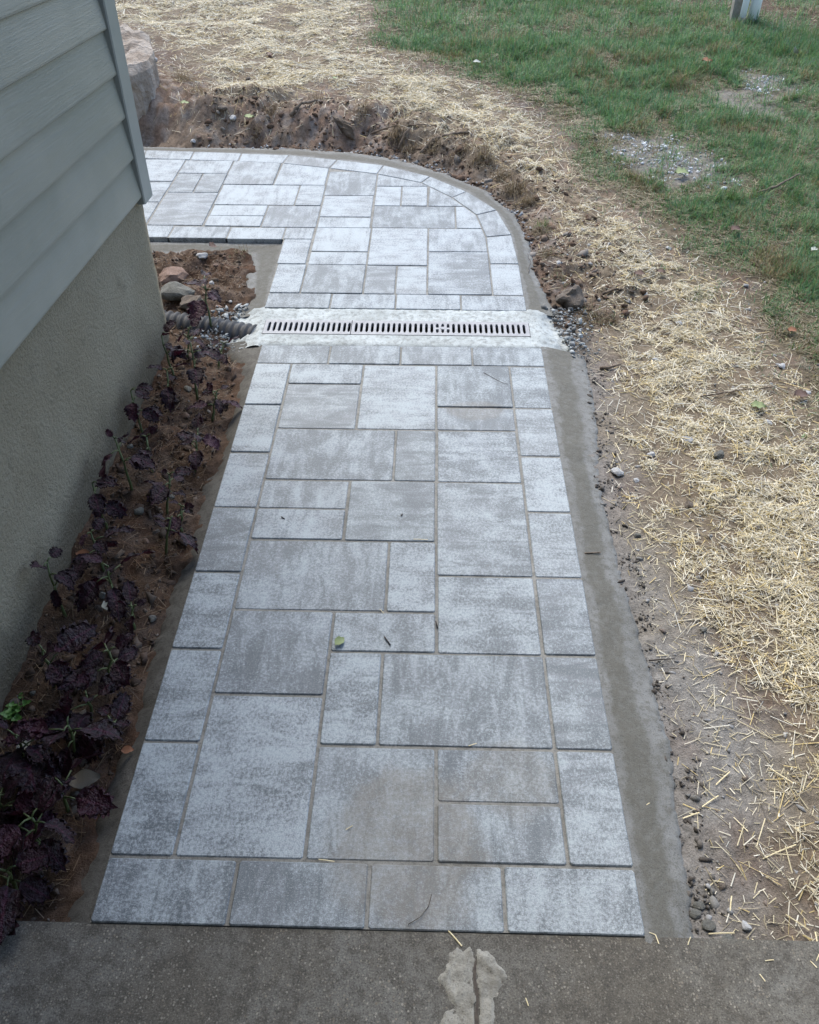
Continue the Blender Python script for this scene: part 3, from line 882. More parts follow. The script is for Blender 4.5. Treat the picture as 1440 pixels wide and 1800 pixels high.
# corner post with its pocket on both faces
def lshape(z0, z1):
    o = .030; pts = [(WX + .002, 2.800), (WX + o - .004, 2.800), (WX + o, 2.804), (WX + o, YC + o - .002), (WX + o - .002, YC + o), (WX - .058, YC + o), (WX - .062, YC + o - .004), (WX - .062, YC + .002), (WX + .002, YC + .002)]
    n = len(pts); V = [(x, y, z) for z in (z0, z1) for x, y in pts]
    Fc = [(i, (i + 1) % n, n + (i + 1) % n, n + i) for i in range(n)] + [tuple(range(n))[::-1], tuple(range(n, 2 * n))]
    return V, Fc
V, Fc = lshape(ZB - .026, ZT); post = hpart('corner_post', V, Fc, M['trim'])
V, Fc = box(WX + .0305, WX + .0335, 2.835, 2.842, ZB - .024, ZT); hpart('post_rib', V, Fc, M['trim'], par=post)
V, Fc = box(WX - 5.0, WX - .001, YB, YC - .001, ZB + .04, ZT); hpart('wall', V, Fc, M['trim'])
V, Fc = box(WX - 5.3, WX + .45, YB - .3, YC + .35, ZT + .001, ZT + .16); eave = hpart('eave', V, Fc, M['trim'])  # unseen eave, set low so that it darkens the wall and bed
RZ = ZT + .161
V = [(WX - 5.4, YB - .35, RZ), (WX + .50, YB - .35, RZ), (WX + .50, YC + .42, RZ), (WX - 5.4, YC + .42, RZ), (WX - 2.4, YB - .35, RZ + 1.5), (WX - 2.4, YC + .42, RZ + 1.5)]
Fc = [(3, 2, 1, 0), (1, 2, 5, 4), (3, 0, 4, 5), (0, 1, 4), (2, 3, 5)]
hpart('roof', V, Fc, M['root'])
# unseen wall and roof behind the slab, added to shade the near end
V, Fc = box(WX + .031, 3.6, YB, -1.0, SLZ - .15, ZT); hpart('added_shade_wall', V, Fc, M['siding'])
V, Fc = box(WX + .502, 3.8, -1.0, .10, 2.60, 2.72); hpart('added_shade_roof', V, Fc, M['trim'])

# ------------------------------------------------------------------ scatter helpers
def ribbons(px, py, pz, az, pitch, L, W, colr, mat, name, bend=0.0, roll=None, fold=.35):
    """folded straw pieces: V ribbon, 6 verts, 4 tris as 2 quads"""
    n = len(px)
    d = np.stack([np.cos(az) * np.cos(pitch), np.sin(az) * np.cos(pitch), np.sin(pitch)], 1)
    s = np.stack([-np.sin(az), np.cos(az), np.zeros(n)], 1)
    u = np.cross(d, s)
    if roll is not None:
        s2 = s * np.cos(roll)[:, None] + u * np.sin(roll)[:, None]; u = np.cross(d, s2); s = s2
    p = np.stack([px, py, pz], 1)
    V = np.empty((n, 6, 3))
    for e, sg in ((0, -.5), (1, .5)):
        c = p + d * (L * sg)[:, None]
        V[:, e * 3 + 0] = c - s * (W / 2)[:, None] - u * (W * fold)[:, None] * .5
        V[:, e * 3 + 1] = c + u * (W * fold)[:, None] * .5
        V[:, e * 3 + 2] = c + s * (W / 2)[:, None] - u * (W * fold)[:, None] * .5
    b = (np.arange(n) * 6)[:, None]
    Fc = np.concatenate([b + np.array([[0, 1, 4, 3]]), b + np.array([[1, 2, 5, 4]])])
    return big_mesh(name, V.reshape(-1, 3), Fc, mat, np.repeat(colr, 6, 0))
def blades(px, py, pz, az, lean, hgt, W, colr, mat, name, curl=.6):
    """bent grass blades: 5 verts -> quad split + tip"""
    n = len(px)
    d = np.stack([np.cos(az), np.sin(az)], 1); s = np.stack([-np.sin(az), np.cos(az)], 1)
    V = np.zeros((n, 7, 3)); p = np.stack([px, py, pz], 1)
    ang = lean
    c = p.copy()
    for k, (f, wd) in enumerate(((0, 1.0), (.40, .95), (.75, .65), (1.0, 0))):
        if k:
            st = hgt * (f - pf)
            c = c + np.stack([d[:, 0] * np.sin(ang) * st, d[:, 1] * np.sin(ang) * st, np.cos(ang) * st], 1)
            ang = ang + curl * lean * .8
        pf = f
        off = np.stack([s[:, 0], s[:, 1], np.zeros(n)], 1) * (W * wd / 2)[:, None]
        if k < 3: V[:, k * 2] = c - off; V[:, k * 2 + 1] = c + off
        else: V[:, 6] = c
    b = (np.arange(n) * 7)[:, None]
    Fc = np.concatenate([b + np.array([q]) for q in ([0, 1, 3], [0, 3, 2], [2, 3, 5], [2, 5, 4], [4, 5, 6])])
    return big_mesh(name, V.reshape(-1, 3), Fc, mat, np.repeat(colr, 7, 0))

def pal(n, cols, wts, jit=.12):
    c = np.array(cols)[rng.choice(len(cols), n, p=np.array(wts) / sum(wts))]
    return c * (1 + rng.normal(0, jit, n))[:, None].clip(.5, 1.6)

def straw_density(x, y):
    d = sdist(x, y, STRAW)
    na = fbm(x, y, .28, 4, 61); nb = fbm(x, y, .09, 3, 67)
    core = ss(.09, -.20, d + .20 * na)
    thin = .07 * ss(.55, .0, d)
    dens = np.maximum(core * np.clip(.50 + 1.25 * na + .95 * nb, .03, 1), thin)
    lwd = sdist(x, y, LAWN)
    dens = dens * np.where(lwd < 0, .30 * ss(-.40, 0, lwd), 1)
    po = sdist(x, y, OUT)
    dens = np.where(po < .015, 0, dens) * ss(.0, .16, po + .03 + .05 * nb)
    near_bank = ss(.26, .06, po) * ss(3.2, 4.8, y)
    dens = dens * (1 - .70 * near_bank)
    dens = np.where((y < .70) | ((x < WX) & (y < YC + .1)), 0, dens)
    return dens

# ------------------------------------------------------------------ straw mulch
def straw_field():
    X = []; Y = []
    for (x0, x1, y0, y1, rho) in ((.4, 2.2, .70, 2.2, 50000), (.4, 3.0, 2.2, 4.0, 38000), (-3.0, 3.2, 4.0, 6.0, 23000), (-3.6, 1.4, 6.0, 9.2, 11500)):
        n = int((x1 - x0) * (y1 - y0) * rho)
        x = rng.uniform(x0, x1, n); y = rng.uniform(y0, y1, n)
        k = rng.uniform(0, 1, n) < straw_density(x, y)
        X.append(x[k]); Y.append(y[k])
    x = np.concatenate(X); y = np.concatenate(Y); n = len(x)
    L = np.clip(rng.lognormal(math.log(.025), .62, n), .006, .10); W = rng.uniform(.0008, .0026, n)
    L = L * np.interp(y, [1, 4, 7], [1, 1.15, 1.5]); W = W * np.interp(y, [1, 4, 7], [1, 1.15, 1.7])
    az = rng.uniform(0, 2 * np.pi, n); pit = rng.normal(0, .16, n)
    dn = straw_density(x, y)
    e = .02
    # lie along the ground slope
    gxs = (gz(x + np.cos(az) * e, y + np.sin(az) * e) - gz(x - np.cos(az) * e, y - np.sin(az) * e)) / (2 * e)
    pit = pit + np.arctan(np.clip(gxs, -1.5, 1.5))
    z = gz(x, y) + .0025 + rng.uniform(0, 1, n) ** 1.6 * .016 * dn
    col = pal(n, [(.58, .51, .34), (.68, .63, .50), (.52, .41, .19), (.38, .33, .235), (.23, .19, .135), (.72, .69, .59)], [.32, .22, .16, .14, .08, .10], .16)
    me = ribbons(x, y, z, az, pit, L, W, col, M['straw'], 'straw_mulch', roll=rng.normal(0, .5, n))
    tag(link('straw_mulch', me), 'pale yellow chopped straw spread over the bare soil', 'straw', kind='stuff')
    return n
ns = straw_field()

# chaff and short bits thrown thinly over the dusty soil beside the walk
def chaff():
    n = 16000
    x = rng.uniform(.5, 1.6, n); y = rng.uniform(.70, 2.6, n)
    po = sdist(x, y, OUT)
    k = (po > .03) & (rng.uniform(0, 1, n) < .10 + .5 * ss(.0, .6, po))
    x, y = x[k], y[k]; n = len(x)
    L = rng.uniform(.003, .010, n); W = rng.uniform(.0007, .0015, n); az = rng.uniform(0, 6.28, n)
    col = pal(n, [(.60, .53, .36), (.70, .66, .54), (.45, .38, .26)], [1, 1, .6], .12)
    me = ribbons(x, y, gz(x, y) + .002, az, rng.normal(0, .2, n), L, W, col, M['straw'], 'straw_chaff')
    tag(link('straw_chaff', me), 'fine straw chaff scattered over the dusty soil beside the mortar', 'straw', kind='stuff')
chaff()

# ------------------------------------------------------------------ lawn
def lawn():
    X = []; Y = []
    for (x0, x1, y0, y1, rho) in ((.6, 3.2, 1.6, 4.5, 42000), (-.8, 4.0, 4.5, 7.0, 32000), (-.9, 5.5, 7.0, 11.5, 12000)):
        n = int((x1 - x0) * (y1 - y0) * rho)
        x = rng.uniform(x0, x1, n); y = rng.uniform(y0, y1, n)
        d = sdist(x, y, LAWN)
        na = fbm(x, y, .5, 4, 71); nb = fbm(x, y, .13, 3, 77)
        dens = ss(.05, -.14, d + .16 * na) * np.clip(.75 + .75 * na + .8 * nb, .06, 1)
        dens = np.maximum(dens, .03 * ss(.35, 0, d))
        for P in BARE: dens = dens * (1 - .88 * ss(.10, -.05, sdist(x, y, P) + .12 * nb))
        dens = dens * (1 - .75 * ss(.1, -.1, sdist(x, y, LITTER)))
        k = rng.uniform(0, 1, n) < dens
        X.append(x[k]); Y.append(y[k])
    n = 110000
    x = rng.uniform(-7, 9, n); y = rng.uniform(8.6, 17, n)
    k = (sdist(x, y, LAWN) > -.1) & ((y > 9.2 + .5 * fbm(x, y, .6, 3, 93)) | (x > 3))
    X.append(x[k]); Y.append(y[k])
    x = np.concatenate(X); y = np.concatenate(Y); n = len(x)
    far = np.interp(y, [2, 5, 9, 13], [1, 1.15, 1.7, 4.0])
    edge = np.maximum(ss(-.02, -.40, sdist(x, y, LAWN)), y > 9)
    tall = .75 + .5 * fbm(x, y, .25, 3, 81) + .35 * ss(5, 7, y)
    h = rng.uniform(.030, .085, n) * np.clip(tall, .45, 1.7) * (.6 + .5 * edge)
    clump = fbm(x, y, .18, 3, 83); dry = ss(-.05, .45, fbm(x, y, .45, 4, 87) + rng.normal(0, .22, n) + .26 * (1 - edge) - .32)
    green = pal(n, [(.095, .205, .075), (.125, .24, .085), (.088, .19, .10), (.165, .25, .09)], [1, 1, .8, .5], .18)
    tan = pal(n, [(.22, .18, .085), (.30, .25, .13), (.15, .13, .06), (.17, .11, .06)], [1, .7, .8, .3], .18)
    pick = (rng.uniform(0, 1, n) < (.10 + .80 * dry))[:, None]
    col = np.where(pick, tan, green)
    az = rng.uniform(0, 6.28, n) * .6 + 6 * clump
    lean = np.clip(rng.normal(.75, .35, n), .05, 1.5)
    me = blades(x, y, gz(x, y) - .003, az, lean, h, rng.uniform(.0016, .0032, n) * far, col, M['grass'], 'lawn_grass')
    tag(link('lawn_grass', me), 'patchy green lawn grass with dry brown thatch', 'grass', kind='stuff')
    # flat dead thatch between the blades
    m = n // 2
    i = rng.choice(n, m)
    tx = x[i] + rng.normal(0, .03, m); ty = y[i] + rng.normal(0, .03, m)
    L = rng.uniform(.015, .045, m) * far[i]; W = rng.uniform(.0010, .0022, m) * far[i]
    col = pal(m, [(.24, .20, .12), (.32, .28, .19), (.16, .13, .08)], [1, .7, .8], .15)
    me = ribbons(tx, ty, gz(tx, ty) + rng.uniform(.001, .012, m), rng.uniform(0, 6.28, m), rng.normal(0, .15, m), L, W, col, M['straw'], 'thatch')
    tag(link('dead_thatch', me), 'dead brown grass thatch lying between the lawn blades', 'grass', kind='stuff')
    return n
nl = lawn()

# ------------------------------------------------------------------ crumbs, gravel, root hairs
ICO_V = None
def rock_mesh(name, mat, seed, sub=2, flat=.7, rough=.25, ang=.0):
    bm = bmesh.new()
    bmesh.ops.create_icosphere(bm, subdivisions=sub, radius=1)
    r = np.random.default_rng(seed)
    P = np.array([v.co[:] for v in bm.verts])
    o = r.uniform(0, 50, 3)
    f = 1 + rough * (fbm(P[:, 0] * 1.0 + o[0], P[:, 1] + P[:, 2] * .7 + o[1], 1.1, 3, seed) )
    # a few cut planes make flat facets
    for k in range(7):
        nrm = r.normal(size=3); nrm /= np.linalg.norm(nrm)
        dd_ = P @ nrm; lim = r.uniform(.55, .85)
        P = np.where((dd_ > lim)[:, None], P - nrm * ((dd_ - lim) * .9)[:, None], P)
    P = P * f[:, None]; P[:, 2] *= flat
    for v, q in zip(bm.verts, P): v.co = q
    me = bpy.data.meshes.new(name); bm.to_mesh(me); bm.free()
    if mat: me.materials.append(mat)
    return me
def crumbs(name, x, y, size, colr, label, cat, sink=.3, lift=0):
    """many small angular lumps as one mesh"""
    base = rock_mesh('tmp', None, 5, 1, .75, .2)
    bv = np.array([v.co[:] for v in base.vertices]); bf = np.array([p.vertices[:] for p in base.polygons])
    bpy.data.meshes.remove(base)
    n = len(x); nv = len(bv)
    az = rng.uniform(0, 6.28, n); c, s = np.cos(az), np.sin(az)
    S = size[:, None] * rng.uniform(.45, 1.5, (n, 3))
    V = bv[None] * S[:, None, :] * rng.uniform(.40, 1.5, (n, nv, 1))
    tl = rng.uniform(-.8, .8, n); ct, st = np.cos(tl), np.sin(tl)
    y2 = V[:, :, 1] * ct[:, None] - V[:, :, 2] * st[:, None]; z2 = V[:, :, 1] * st[:, None] + V[:, :, 2] * ct[:, None]
    X = V[:, :, 0] * c[:, None] - y2 * s[:, None]; Yy = V[:, :, 0] * s[:, None] + y2 * c[:, None]
    z = gz(x, y) + size * (.42 - sink) + lift
    V = np.stack([X + x[:, None], Yy + y[:, None], z2 + z[:, None]], -1)
    Fc = (bf[None] + (np.arange(n) * nv)[:, None, None]).reshape(-1, 3)
    me = big_mesh(name, V.reshape(-1, 3), Fc, M['crumb'], np.repeat(colr, nv, 0))
    return tag(link(name, me), label, cat, kind='stuff')
def along_outline(i0, i1, n, dmin, dmax):
    P = resample(OUT[i0:i1], .01)
    T = np.gradient(P, axis=0); T /= np.hypot(T[:, 0], T[:, 1])[:, None]
    k = rng.integers(0, len(P), n); d = dmin + (dmax - dmin) * rng.uniform(0, 1, n) ** 1.8
    return P[k, 0] + T[k, 1] * d + rng.normal(0, .006, n), P[k, 1] - T[k, 0] * d + rng.normal(0, .006, n)
# dark broken clods along the mortar
x, y = along_outline(0, 10, 3600, -.010, .06)
k = (y > .71) & (rng.uniform(0, 1, len(x)) < np.clip(.35 + 1.5 * pn(x / .1, y / .1, 7), .08, 1)); x, y = x[k], y[k]
crumbs('soil_clods', x, y, rng.lognormal(math.log(.0024), .6, len(x)).clip(.001, .010), pal(len(x), [(.075, .066, .058), (.11, .10, .09), (.17, .165, .155)], [1, 1, .6]), 'dark soil clods broken along the outer edge of the mortar', 'soil')
x, y = along_outline(10, 21, 3400, 0, .42)
crumbs('bank_clods', x, y, rng.lognormal(math.log(.0046), .65, len(x)).clip(.0015, .022), pal(len(x), [(.10, .068, .048), (.13, .085, .06), (.16, .12, .09), (.20, .18, .16)], [1, 1, .7, .3]), 'loose brown dirt clods on the cut bank above the curved pavers', 'soil')
x, y = along_outline(13, 21, 900, -.01, .05)
k = rng.uniform(0, 1, len(x)) < np.clip(.4 + 1.6 * pn(x / .12, y / .12, 3), .05, 1); x, y = x[k], y[k]
crumbs('edge_gravel', x, y, rng.uniform(.004, .012, len(x)), pal(len(x), [(.24, .25, .26), (.36, .37, .38), (.15, .155, .16)], [1, .8, .6]), 'blue-grey gravel at the foot of the dirt bank', 'gravel')
# bed soil
def bed_pts(n):
    x = rng.uniform(-1.3, -.64, n); y = rng.uniform(.71, 3.64, n)
    k = (sdist(x, y, OUT) > .004) & ~((x < WX + .01) & (y < YC + .01))
    return x[k], y[k]
x, y = bed_pts(5200)
crumbs('bed_crumbs', x, y, rng.lognormal(math.log(.0042), .6, len(x)).clip(.0015, .020), pal(len(x), [(.065, .046, .035), (.085, .060, .046), (.11, .085, .066), (.17, .15, .13)], [1, 1, .6, .12]), 'crumbled dark soil and small stones in the planting bed', 'soil')
x, y = bed_pts(9000)
n = len(x)
me = ribbons(x, y, gz(x, y) + rng.uniform(.002, .012, n), rng.uniform(0, 6.28, n), rng.normal(0, .3, n), rng.uniform(.01, .05, n), rng.uniform(.0007, .0018, n),
             pal(n, [(.16, .10, .055), (.09, .06, .04), (.23, .17, .11)], [1, 1, .4]), M['straw'], 'bed_litter')
tag(link('bed_litter', me), 'brown needles and dry litter on the planting bed soil', 'litter', kind='stuff')
# stones over the right-hand soil
n = 1500
x = rng.uniform(.56, 1.7, n); y = rng.uniform(.72, 4.0, n)
k = (sdist(x, y, OUT) > .03); x, y = x[k], y[k]
crumbs('yard_pebbles', x, y, rng.lognormal(math.log(.0034), .6, len(x)).clip(.0015, .013), pal(len(x), [(.25, .25, .25), (.17, .14, .12), (.33, .32, .30)], [1, 1, .5]), 'small pebbles and clods among the straw beside the walk', 'gravel')
# pale concrete crumbs spilt in the lawn
def spill(P, n, label):
    a = np.array(P); x0, y0 = a.min(0) - .1; x1, y1 = a.max(0) + .1
    x = rng.uniform(x0, x1, n); y = rng.uniform(y0, y1, n)
    k = rng.uniform(0, 1, n) < ss(.08, -.05, sdist(x, y, P) + .05 + .34 * fbm(x, y, .16, 4, 91)) ; x, y = x[k], y[k]
    crumbs('concrete_crumbs', x, y, rng.lognormal(math.log(.0034), .55, len(x)).clip(.0014, .012), pal(len(x), [(.50, .52, .54), (.38, .40, .41), (.62, .63, .64)], [1, .8, .5]), label, 'rubble', .1, .001)
spill(BARE[0], 3400, 'large spill of whitish concrete crumbs in the lawn')
spill(BARE[1], 2000, 'small spill of whitish concrete crumbs deeper in the lawn')
# rough crumbs at the ends of the drain surround
n = 1100
x = np.concatenate([rng.normal(-.80, .05, n // 2), rng.normal(.55, .05, n // 2)]); y = rng.uniform(2.78, 3.14, len(x))
k = sdist(x, y, OUT) > -.06; x, y = x[k], y[k]
zz = np.maximum(gz(x, y), SL * y - .045)
crumbs('surround_crumbs', x, y, rng.lognormal(math.log(.0034), .6, len(x)).clip(.0014, .012), pal(len(x), [(.33, .35, .35), (.24, .25, .25), (.15, .15, .145)], [1, .8, .6]), 'whitish concrete crumbs at both ends of the drain', 'rubble', 0, .012)

# ------------------------------------------------------------------ rocks
def rock(name, u, v, size, mat, label, seed, flat=.7, rz=0, group=None, sink=.25, at=None, rough=.25, cat='rock'):
    p = at if at is not None else on_ground(u, v)
    o = link(name, rock_mesh(name, M[mat], seed, 3 if max(size) > .03 else 2, flat, rough), None,
             (p[0], p[1], p[2] + size[2] * flat * (1 - sink) - .004), (0, 0, rz), size)
    return tag(o, label, cat, group)
LOOK = {'rock_pale': 'pale grey', 'rock_grey': 'dark grey', 'rock_brown': 'brown', 'rock_red': 'reddish'}
rock('rock', 305, 487, (.085, .060, .050), 'rock_red', 'reddish flat rock in the bed pocket against the house corner', 21, .7, .2)
rock('rock', 312, 527, (.075, .050, .050), 'rock_grey', 'lichen-grey rough rock behind the corrugated pipe', 22, .8, .1)
rock('rock', 342, 545, (.055, .040, .045), 'rock_brown', 'brown upright rock just behind the corrugated pipe', 23, .9, .6)
rock('rock', 356, 457, (.030, .020, .02), 'rock_pale', 'tan stone behind the reddish flat rock', 24, .8, .6, cat='stone')
for i, (u, v, s_) in enumerate([(385, 540, .018), (372, 500, .016), (400, 560, .014), (425, 545, .016), (395, 505, .012), (390, 575, .013), (380, 475, .014), (405, 530, .011), (360, 510, .013)]):
    rock('stone', u, v, (s_, s_ * .8, s_ * .7), 'rock_pale' if i % 2 else 'rock_red', 'small %s stone on the soil of the bed pocket behind the pipe' % LOOK['rock_pale' if i % 2 else 'rock_red'], 30 + i, .8, i, 'small stones in the bed pocket', cat='stone')
rock('soil_clod', 1000, 535, (.062, .055, .060), 'rock_brown', 'large crumbling clod at the end of the drain', 41, .85, .5, cat='clod', rough=.5)
rock('stone', 983, 467, (.019, .015, .016), 'rock_pale', 'blue-grey stone on dry roots above the drain end', 42, .8, .5, cat='stone')
for i, (u, v, s_, m) in enumerate([(1150, 635, .017, 'rock_pale'), (1205, 757, .015, 'rock_pale'), (1208, 777, .020, 'rock_pale'), (1265, 803, .022, 'rock_grey'), (1180, 757, .013, 'rock_pale'),
                                  (1145, 800, .017, 'rock_pale'), (1312, 780, .018, 'rock_pale'), (1350, 745, .017, 'rock_pale'), (1420, 690, .015, 'rock_pale'), (1085, 833, .024, 'rock_pale'), (1118, 845, .014, 'rock_pale'),
                                  (1210, 890, .018, 'rock_brown'), (1120, 943, .013, 'rock_grey'), (1375, 645, .018, 'rock_pale'), (1175, 437, .016, 'rock_pale'), (1235, 1110, .011, 'rock_grey')]):
    rock('stone', u, v, (s_, s_ * .8, s_ * .7), m, 'small %s stone lying in the straw along the walk' % LOOK[m], 50 + i, .8, i * 1.3, 'stones in the straw', cat='stone')
for i, (u, v, s_, m) in enumerate([(1228, 1592, .013, 'rock_grey'), (1222, 1605, .014, 'rock_grey'), (1245, 1630, .016, 'rock_grey'), (1280, 1655, .015, 'rock_grey'), (1310, 1632, .011, 'rock_pale'), (1268, 1560, .012, 'rock_brown'), (1183, 1380, .010, 'rock_grey')]):
    rock('stone', u, v, (s_, s_ * .8, s_ * .7), m, 'small %s stone in the dark soil where the mortar meets the slab' % LOOK[m], 80 + i, .8, i * 1.3, 'stones by the slab corner', cat='stone')
for i, (u, v, s_) in enumerate([(395, 217, .030), (412, 222, .028), (370, 250, .018), (262, 95, .03), (272, 108, .026), (350, 246, .015), (645, 262, .014), (700, 262, .012), (245, 252, .018), (255, 256, .016), (340, 252, .02), (475, 100, .022), (437, 140, .02)]):
    rock('stone', u, v, (s_, s_ * .8, s_ * .75), ['rock_brown', 'rock_pale', 'rock_red'][i % 3], '%s stone sitting on the dirt bank above the pavers' % LOOK[['rock_brown', 'rock_pale', 'rock_red'][i % 3]], 95 + i, .8, i * 1.1, 'stones on the dirt bank', cat='stone')
for i in range(34):
    while True:
        x, y = random.uniform(-.99, -.70), random.uniform(.75, 2.8)
        if sdist(np.array([x]), np.array([y]), OUT)[0] > .02: break
    s_ = random.uniform(.007, .019)
    m = random.choice(['rock_brown', 'rock_brown', 'rock_red', 'rock_grey'])
    rock('stone', 0, 0, (s_, s_ * .8, s_ * .8), m, 'small %s stone on the bed soil under the purple plants' % LOOK[m], 120 + i, .8, i, 'stones under the purple plants', at=np.array([x, y, float(gz(x, y))]), cat='stone')

# big boulder breaking out of the bank behind the house corner
def boulder():
    p = np.array([-1.83, 5.31, SL * 5.31 + .075])
    bm = bmesh.new()
    prof = [(-.36, .0), (-.10, -.05), (.12, -.02), (.19, .05), (.21, .20), (.14, .46), (-.05, .66), (-.34, .60)]
    r = random.Random(4)
    rings = []
    for k, (f, z, sh) in enumerate(((1.0, -.14, 0), (1.02, .02, .0), (1.0, .13, .012), (.99, .235, .02), (.94, .275, .04), (.72, .300, .06), (.4, .310, .06))):
        ring = []
        for i in range(len(prof)):
            a, b = prof[i], prof[(i + 1) % len(prof)]
            for t in (0, .25, .5, .75):
                x = a[0] + (b[0] - a[0]) * t; y = a[1] + (b[1] - a[1]) * t
                cx, cy = -.05, .3
                e = 1 + .05 * float(fbm(x * 1 + z, y + z * .6, .13, 3, 6))
                ring.append(bm.verts.new((cx + (x - cx) * f * e, cy + (y - cy) * f * e + sh, z * (1 + .10 * float(pn(x / .2, y / .2, 3))) + .04 * x + (y * .16 if k > 2 else 0))))
        rings.append(ring)
    n = len(rings[0])
    for a, b in zip(rings, rings[1:]):
        for i in range(n): bm.faces.new((a[i], a[(i + 1) % n], b[(i + 1) % n], b[i]))
    bm.faces.new(rings[-1])
    bmesh.ops.triangulate(bm, faces=bm.faces[:])
    bmesh.ops.subdivide_edges(bm, edges=bm.edges[:], cuts=1, use_grid_fill=True)
    P = np.array([v.co[:] for v in bm.verts])
    d1 = .016 * fbm(P[:, 0] + P[:, 2], P[:, 1] + P[:, 2] * .8, .10, 4, 9)
    for v, q in zip(bm.verts, d1): v.co.z += q; v.co.y += q * .8
    me = bpy.data.meshes.new('boulder'); bm.to_mesh(me); bm.free(); me.materials.append(M['boulder'])
    o = link('boulder', me, None, tuple(p), (0, 0, .1), (.88, .9, .9))
    tag(o, 'large flat-topped brown boulder half buried in the bank', 'boulder')
boulder()

# ------------------------------------------------------------------ roots and twigs
def root_obj(name, pts, r0, r1, label, cat='root', mat='root', seed=0, group=None):
    r = random.Random(seed)
    P = resample(np.array(pts, float), .02)
    n = len(P)
    P = P + np.array([[r.uniform(-.003, .003) for _ in range(3)] for _ in range(n)])
    rad = [(r0 + (r1 - r0) * i / max(n - 1, 1)) * r.uniform(.88, 1.14) for i in range(n)]
    V, Fc = tube(P, rad, 7)
    return tag(link(name, mesh(name, V, Fc, M[mat], True)), label, cat, group)
def pg(u, v, h=0.0):
    p = on_ground(u, v).copy(); p[2] += h; return p
o = link('root_stump', rock_mesh('root_stump', M['root'], 71, 3, .9, .6), None, tuple(pg(605, 232, .012)), (.5, .35, -.6), (.085, .038, .045))
tag(o, 'broken root stump sticking out of the dirt bank', 'root')
root_obj('root', [pg(640, 232, .012), pg(690, 228, .014), pg(735, 226, .012), pg(790, 222, .006)], .005, .003, 'thin root lying across the bank towards the straw', seed=3)
root_obj('root', [pg(740, 275, .012), pg(762, 255, .02), pg(800, 240, .018), pg(870, 232, .010)], .011, .005, 'forked grey root running up into the straw above the curve', seed=4)
root_obj('root', [pg(510, 210, .02), pg(530, 195, .03), pg(552, 182, .02), pg(585, 172, .01)], .010, .006, 'dark root arching along the crest of the bank', seed=5)
root_obj('root', [pg(700, 265, .012), pg(712, 250, .03), pg(722, 238, .02)], .008, .004, 'short upright root among the dry grass on the bank', seed=6)
root_obj('stick', [pg(1058, 519, .010), pg(1085, 518, .014), pg(1115, 522, .010)], .006, .004, 'brown stick on the soil near the large clod', 'stick', seed=7)
root_obj('stick', [pg(1055, 651, .008), pg(1075, 649, .012), pg(1092, 643, .008)], .007, .003, 'flat brown bark sliver on the mortar edge', 'stick', seed=8)
root_obj('stick', [pg(1230, 700, .008), pg(1300, 690, .008), pg(1360, 687, .012)], .003, .002, 'thin stick lying on the straw', 'stick', seed=9)
root_obj('stick', [pg(1330, 345, .02), pg(1360, 340, .03), pg(1400, 322, .05)], .006, .004, 'dark stick poking out of the lawn', 'stick', seed=10)
def pp(u, v, h=.003): return on_plane(u, v, h)
def hp(u, v, h=-.006): return on_plane(u, v, h)
root_obj('twig', [hp(1028, 974, -.008), hp(1056, 971, -.010)], .0022, .0018, 'short brown twig on the mortar beside the straight walk', 'twig', seed=11)
root_obj('twig', [pp(676, 1120), pp(680, 1128), pp(688, 1132)], .0020, .0016, 'curled black twig on a paver near the green leaf', 'twig', 'twig', 12)
root_obj('twig', [pp(767, 1093), pp(768, 1102)], .0022, .0018, 'small dark seed husk in the long centre joint', 'twig', 'twig', 13)
root_obj('twig', [pp(496, 909), pp(499, 911)], .0018, .0014, 'tiny black speck of bark on a pale paver', 'twig', 'twig', 14)
root_obj('twig', [pp(704, 905), pp(709, 903)], .0019, .0014, 'tiny black bark chip on a dark paver', 'twig', 'twig', 15)
root_obj('hair_root', [pp(718, 1625, .002), pp(742, 1610, .002), pp(757, 1590, .003), pp(760, 1570, .002)], .0007, .0005, 'curved hair-thin root on the front border paver', 'twig', 'twig', 16)
root_obj('hair_root', [pg(930, 505, .006), pg(928, 488, .01), pg(932, 470, .02), pg(925, 455, .03)], .0016, .001, 'thin dangling root over the mortar by the curve', 'root', 'twig', 17)
root_obj('twig', [pp(852, 655), pp(875, 668), pp(893, 677)], .0008, .0006, 'fine stem lying across a paver below the drain', 'twig', 'twig', 18)
root_obj('twig', [hp(1140, 1162, -.024), hp(1160, 1161, -.018), hp(1186, 1156, -.022)], .0022, .0014, 'dark twig on the dusty soil beside the mortar', 'twig', 'twig', 19)

# straw stalks that have strayed onto the hard surfaces
def stalk(a, b, label, wd=.0030, group=None, flat=True):
    a = np.array(a); b = np.array(b); d = b - a; L = np.linalg.norm(d); d /= L
    s = np.cross([0, 0, 1], d); s /= np.linalg.norm(s); u = np.cross(d, s)
    V = []
    for t in (0, .33, .66, 1):
        c = a + d * L * t + s * (.012 * L * math.sin(t * 3.1))
        for (p, q) in ((-1, 0), (-.4, .55), (.4, .55), (1, 0), (0, -.2)): V.append(c + s * p * wd * .36 + u * (q * wd * .3 + .001))
    Fc = []
    for i in range(3):
        for k in range(5): Fc.append((i * 5 + k, i * 5 + (k + 1) % 5, (i + 1) * 5 + (k + 1) % 5, (i + 1) * 5 + k))
    Fc += [tuple(range(5))[::-1], tuple(15 + k for k in range(5))]
    return tag(link('straw_stalk', mesh('straw_stalk', V, Fc, M['stalk'])), label, 'straw', group)
def sp(u, v): x, y = slab_px(u, v); return (x, y, SLZ + .001)
stalk(sp(779, 1627), sp(812, 1664), 'straw stalk on the slab pointing at the repair patch', .0036)
stalk(pp(560, 1511, .001), pp(588, 1515, .001), 'straw stalk in the joint above the front border pavers', .003)
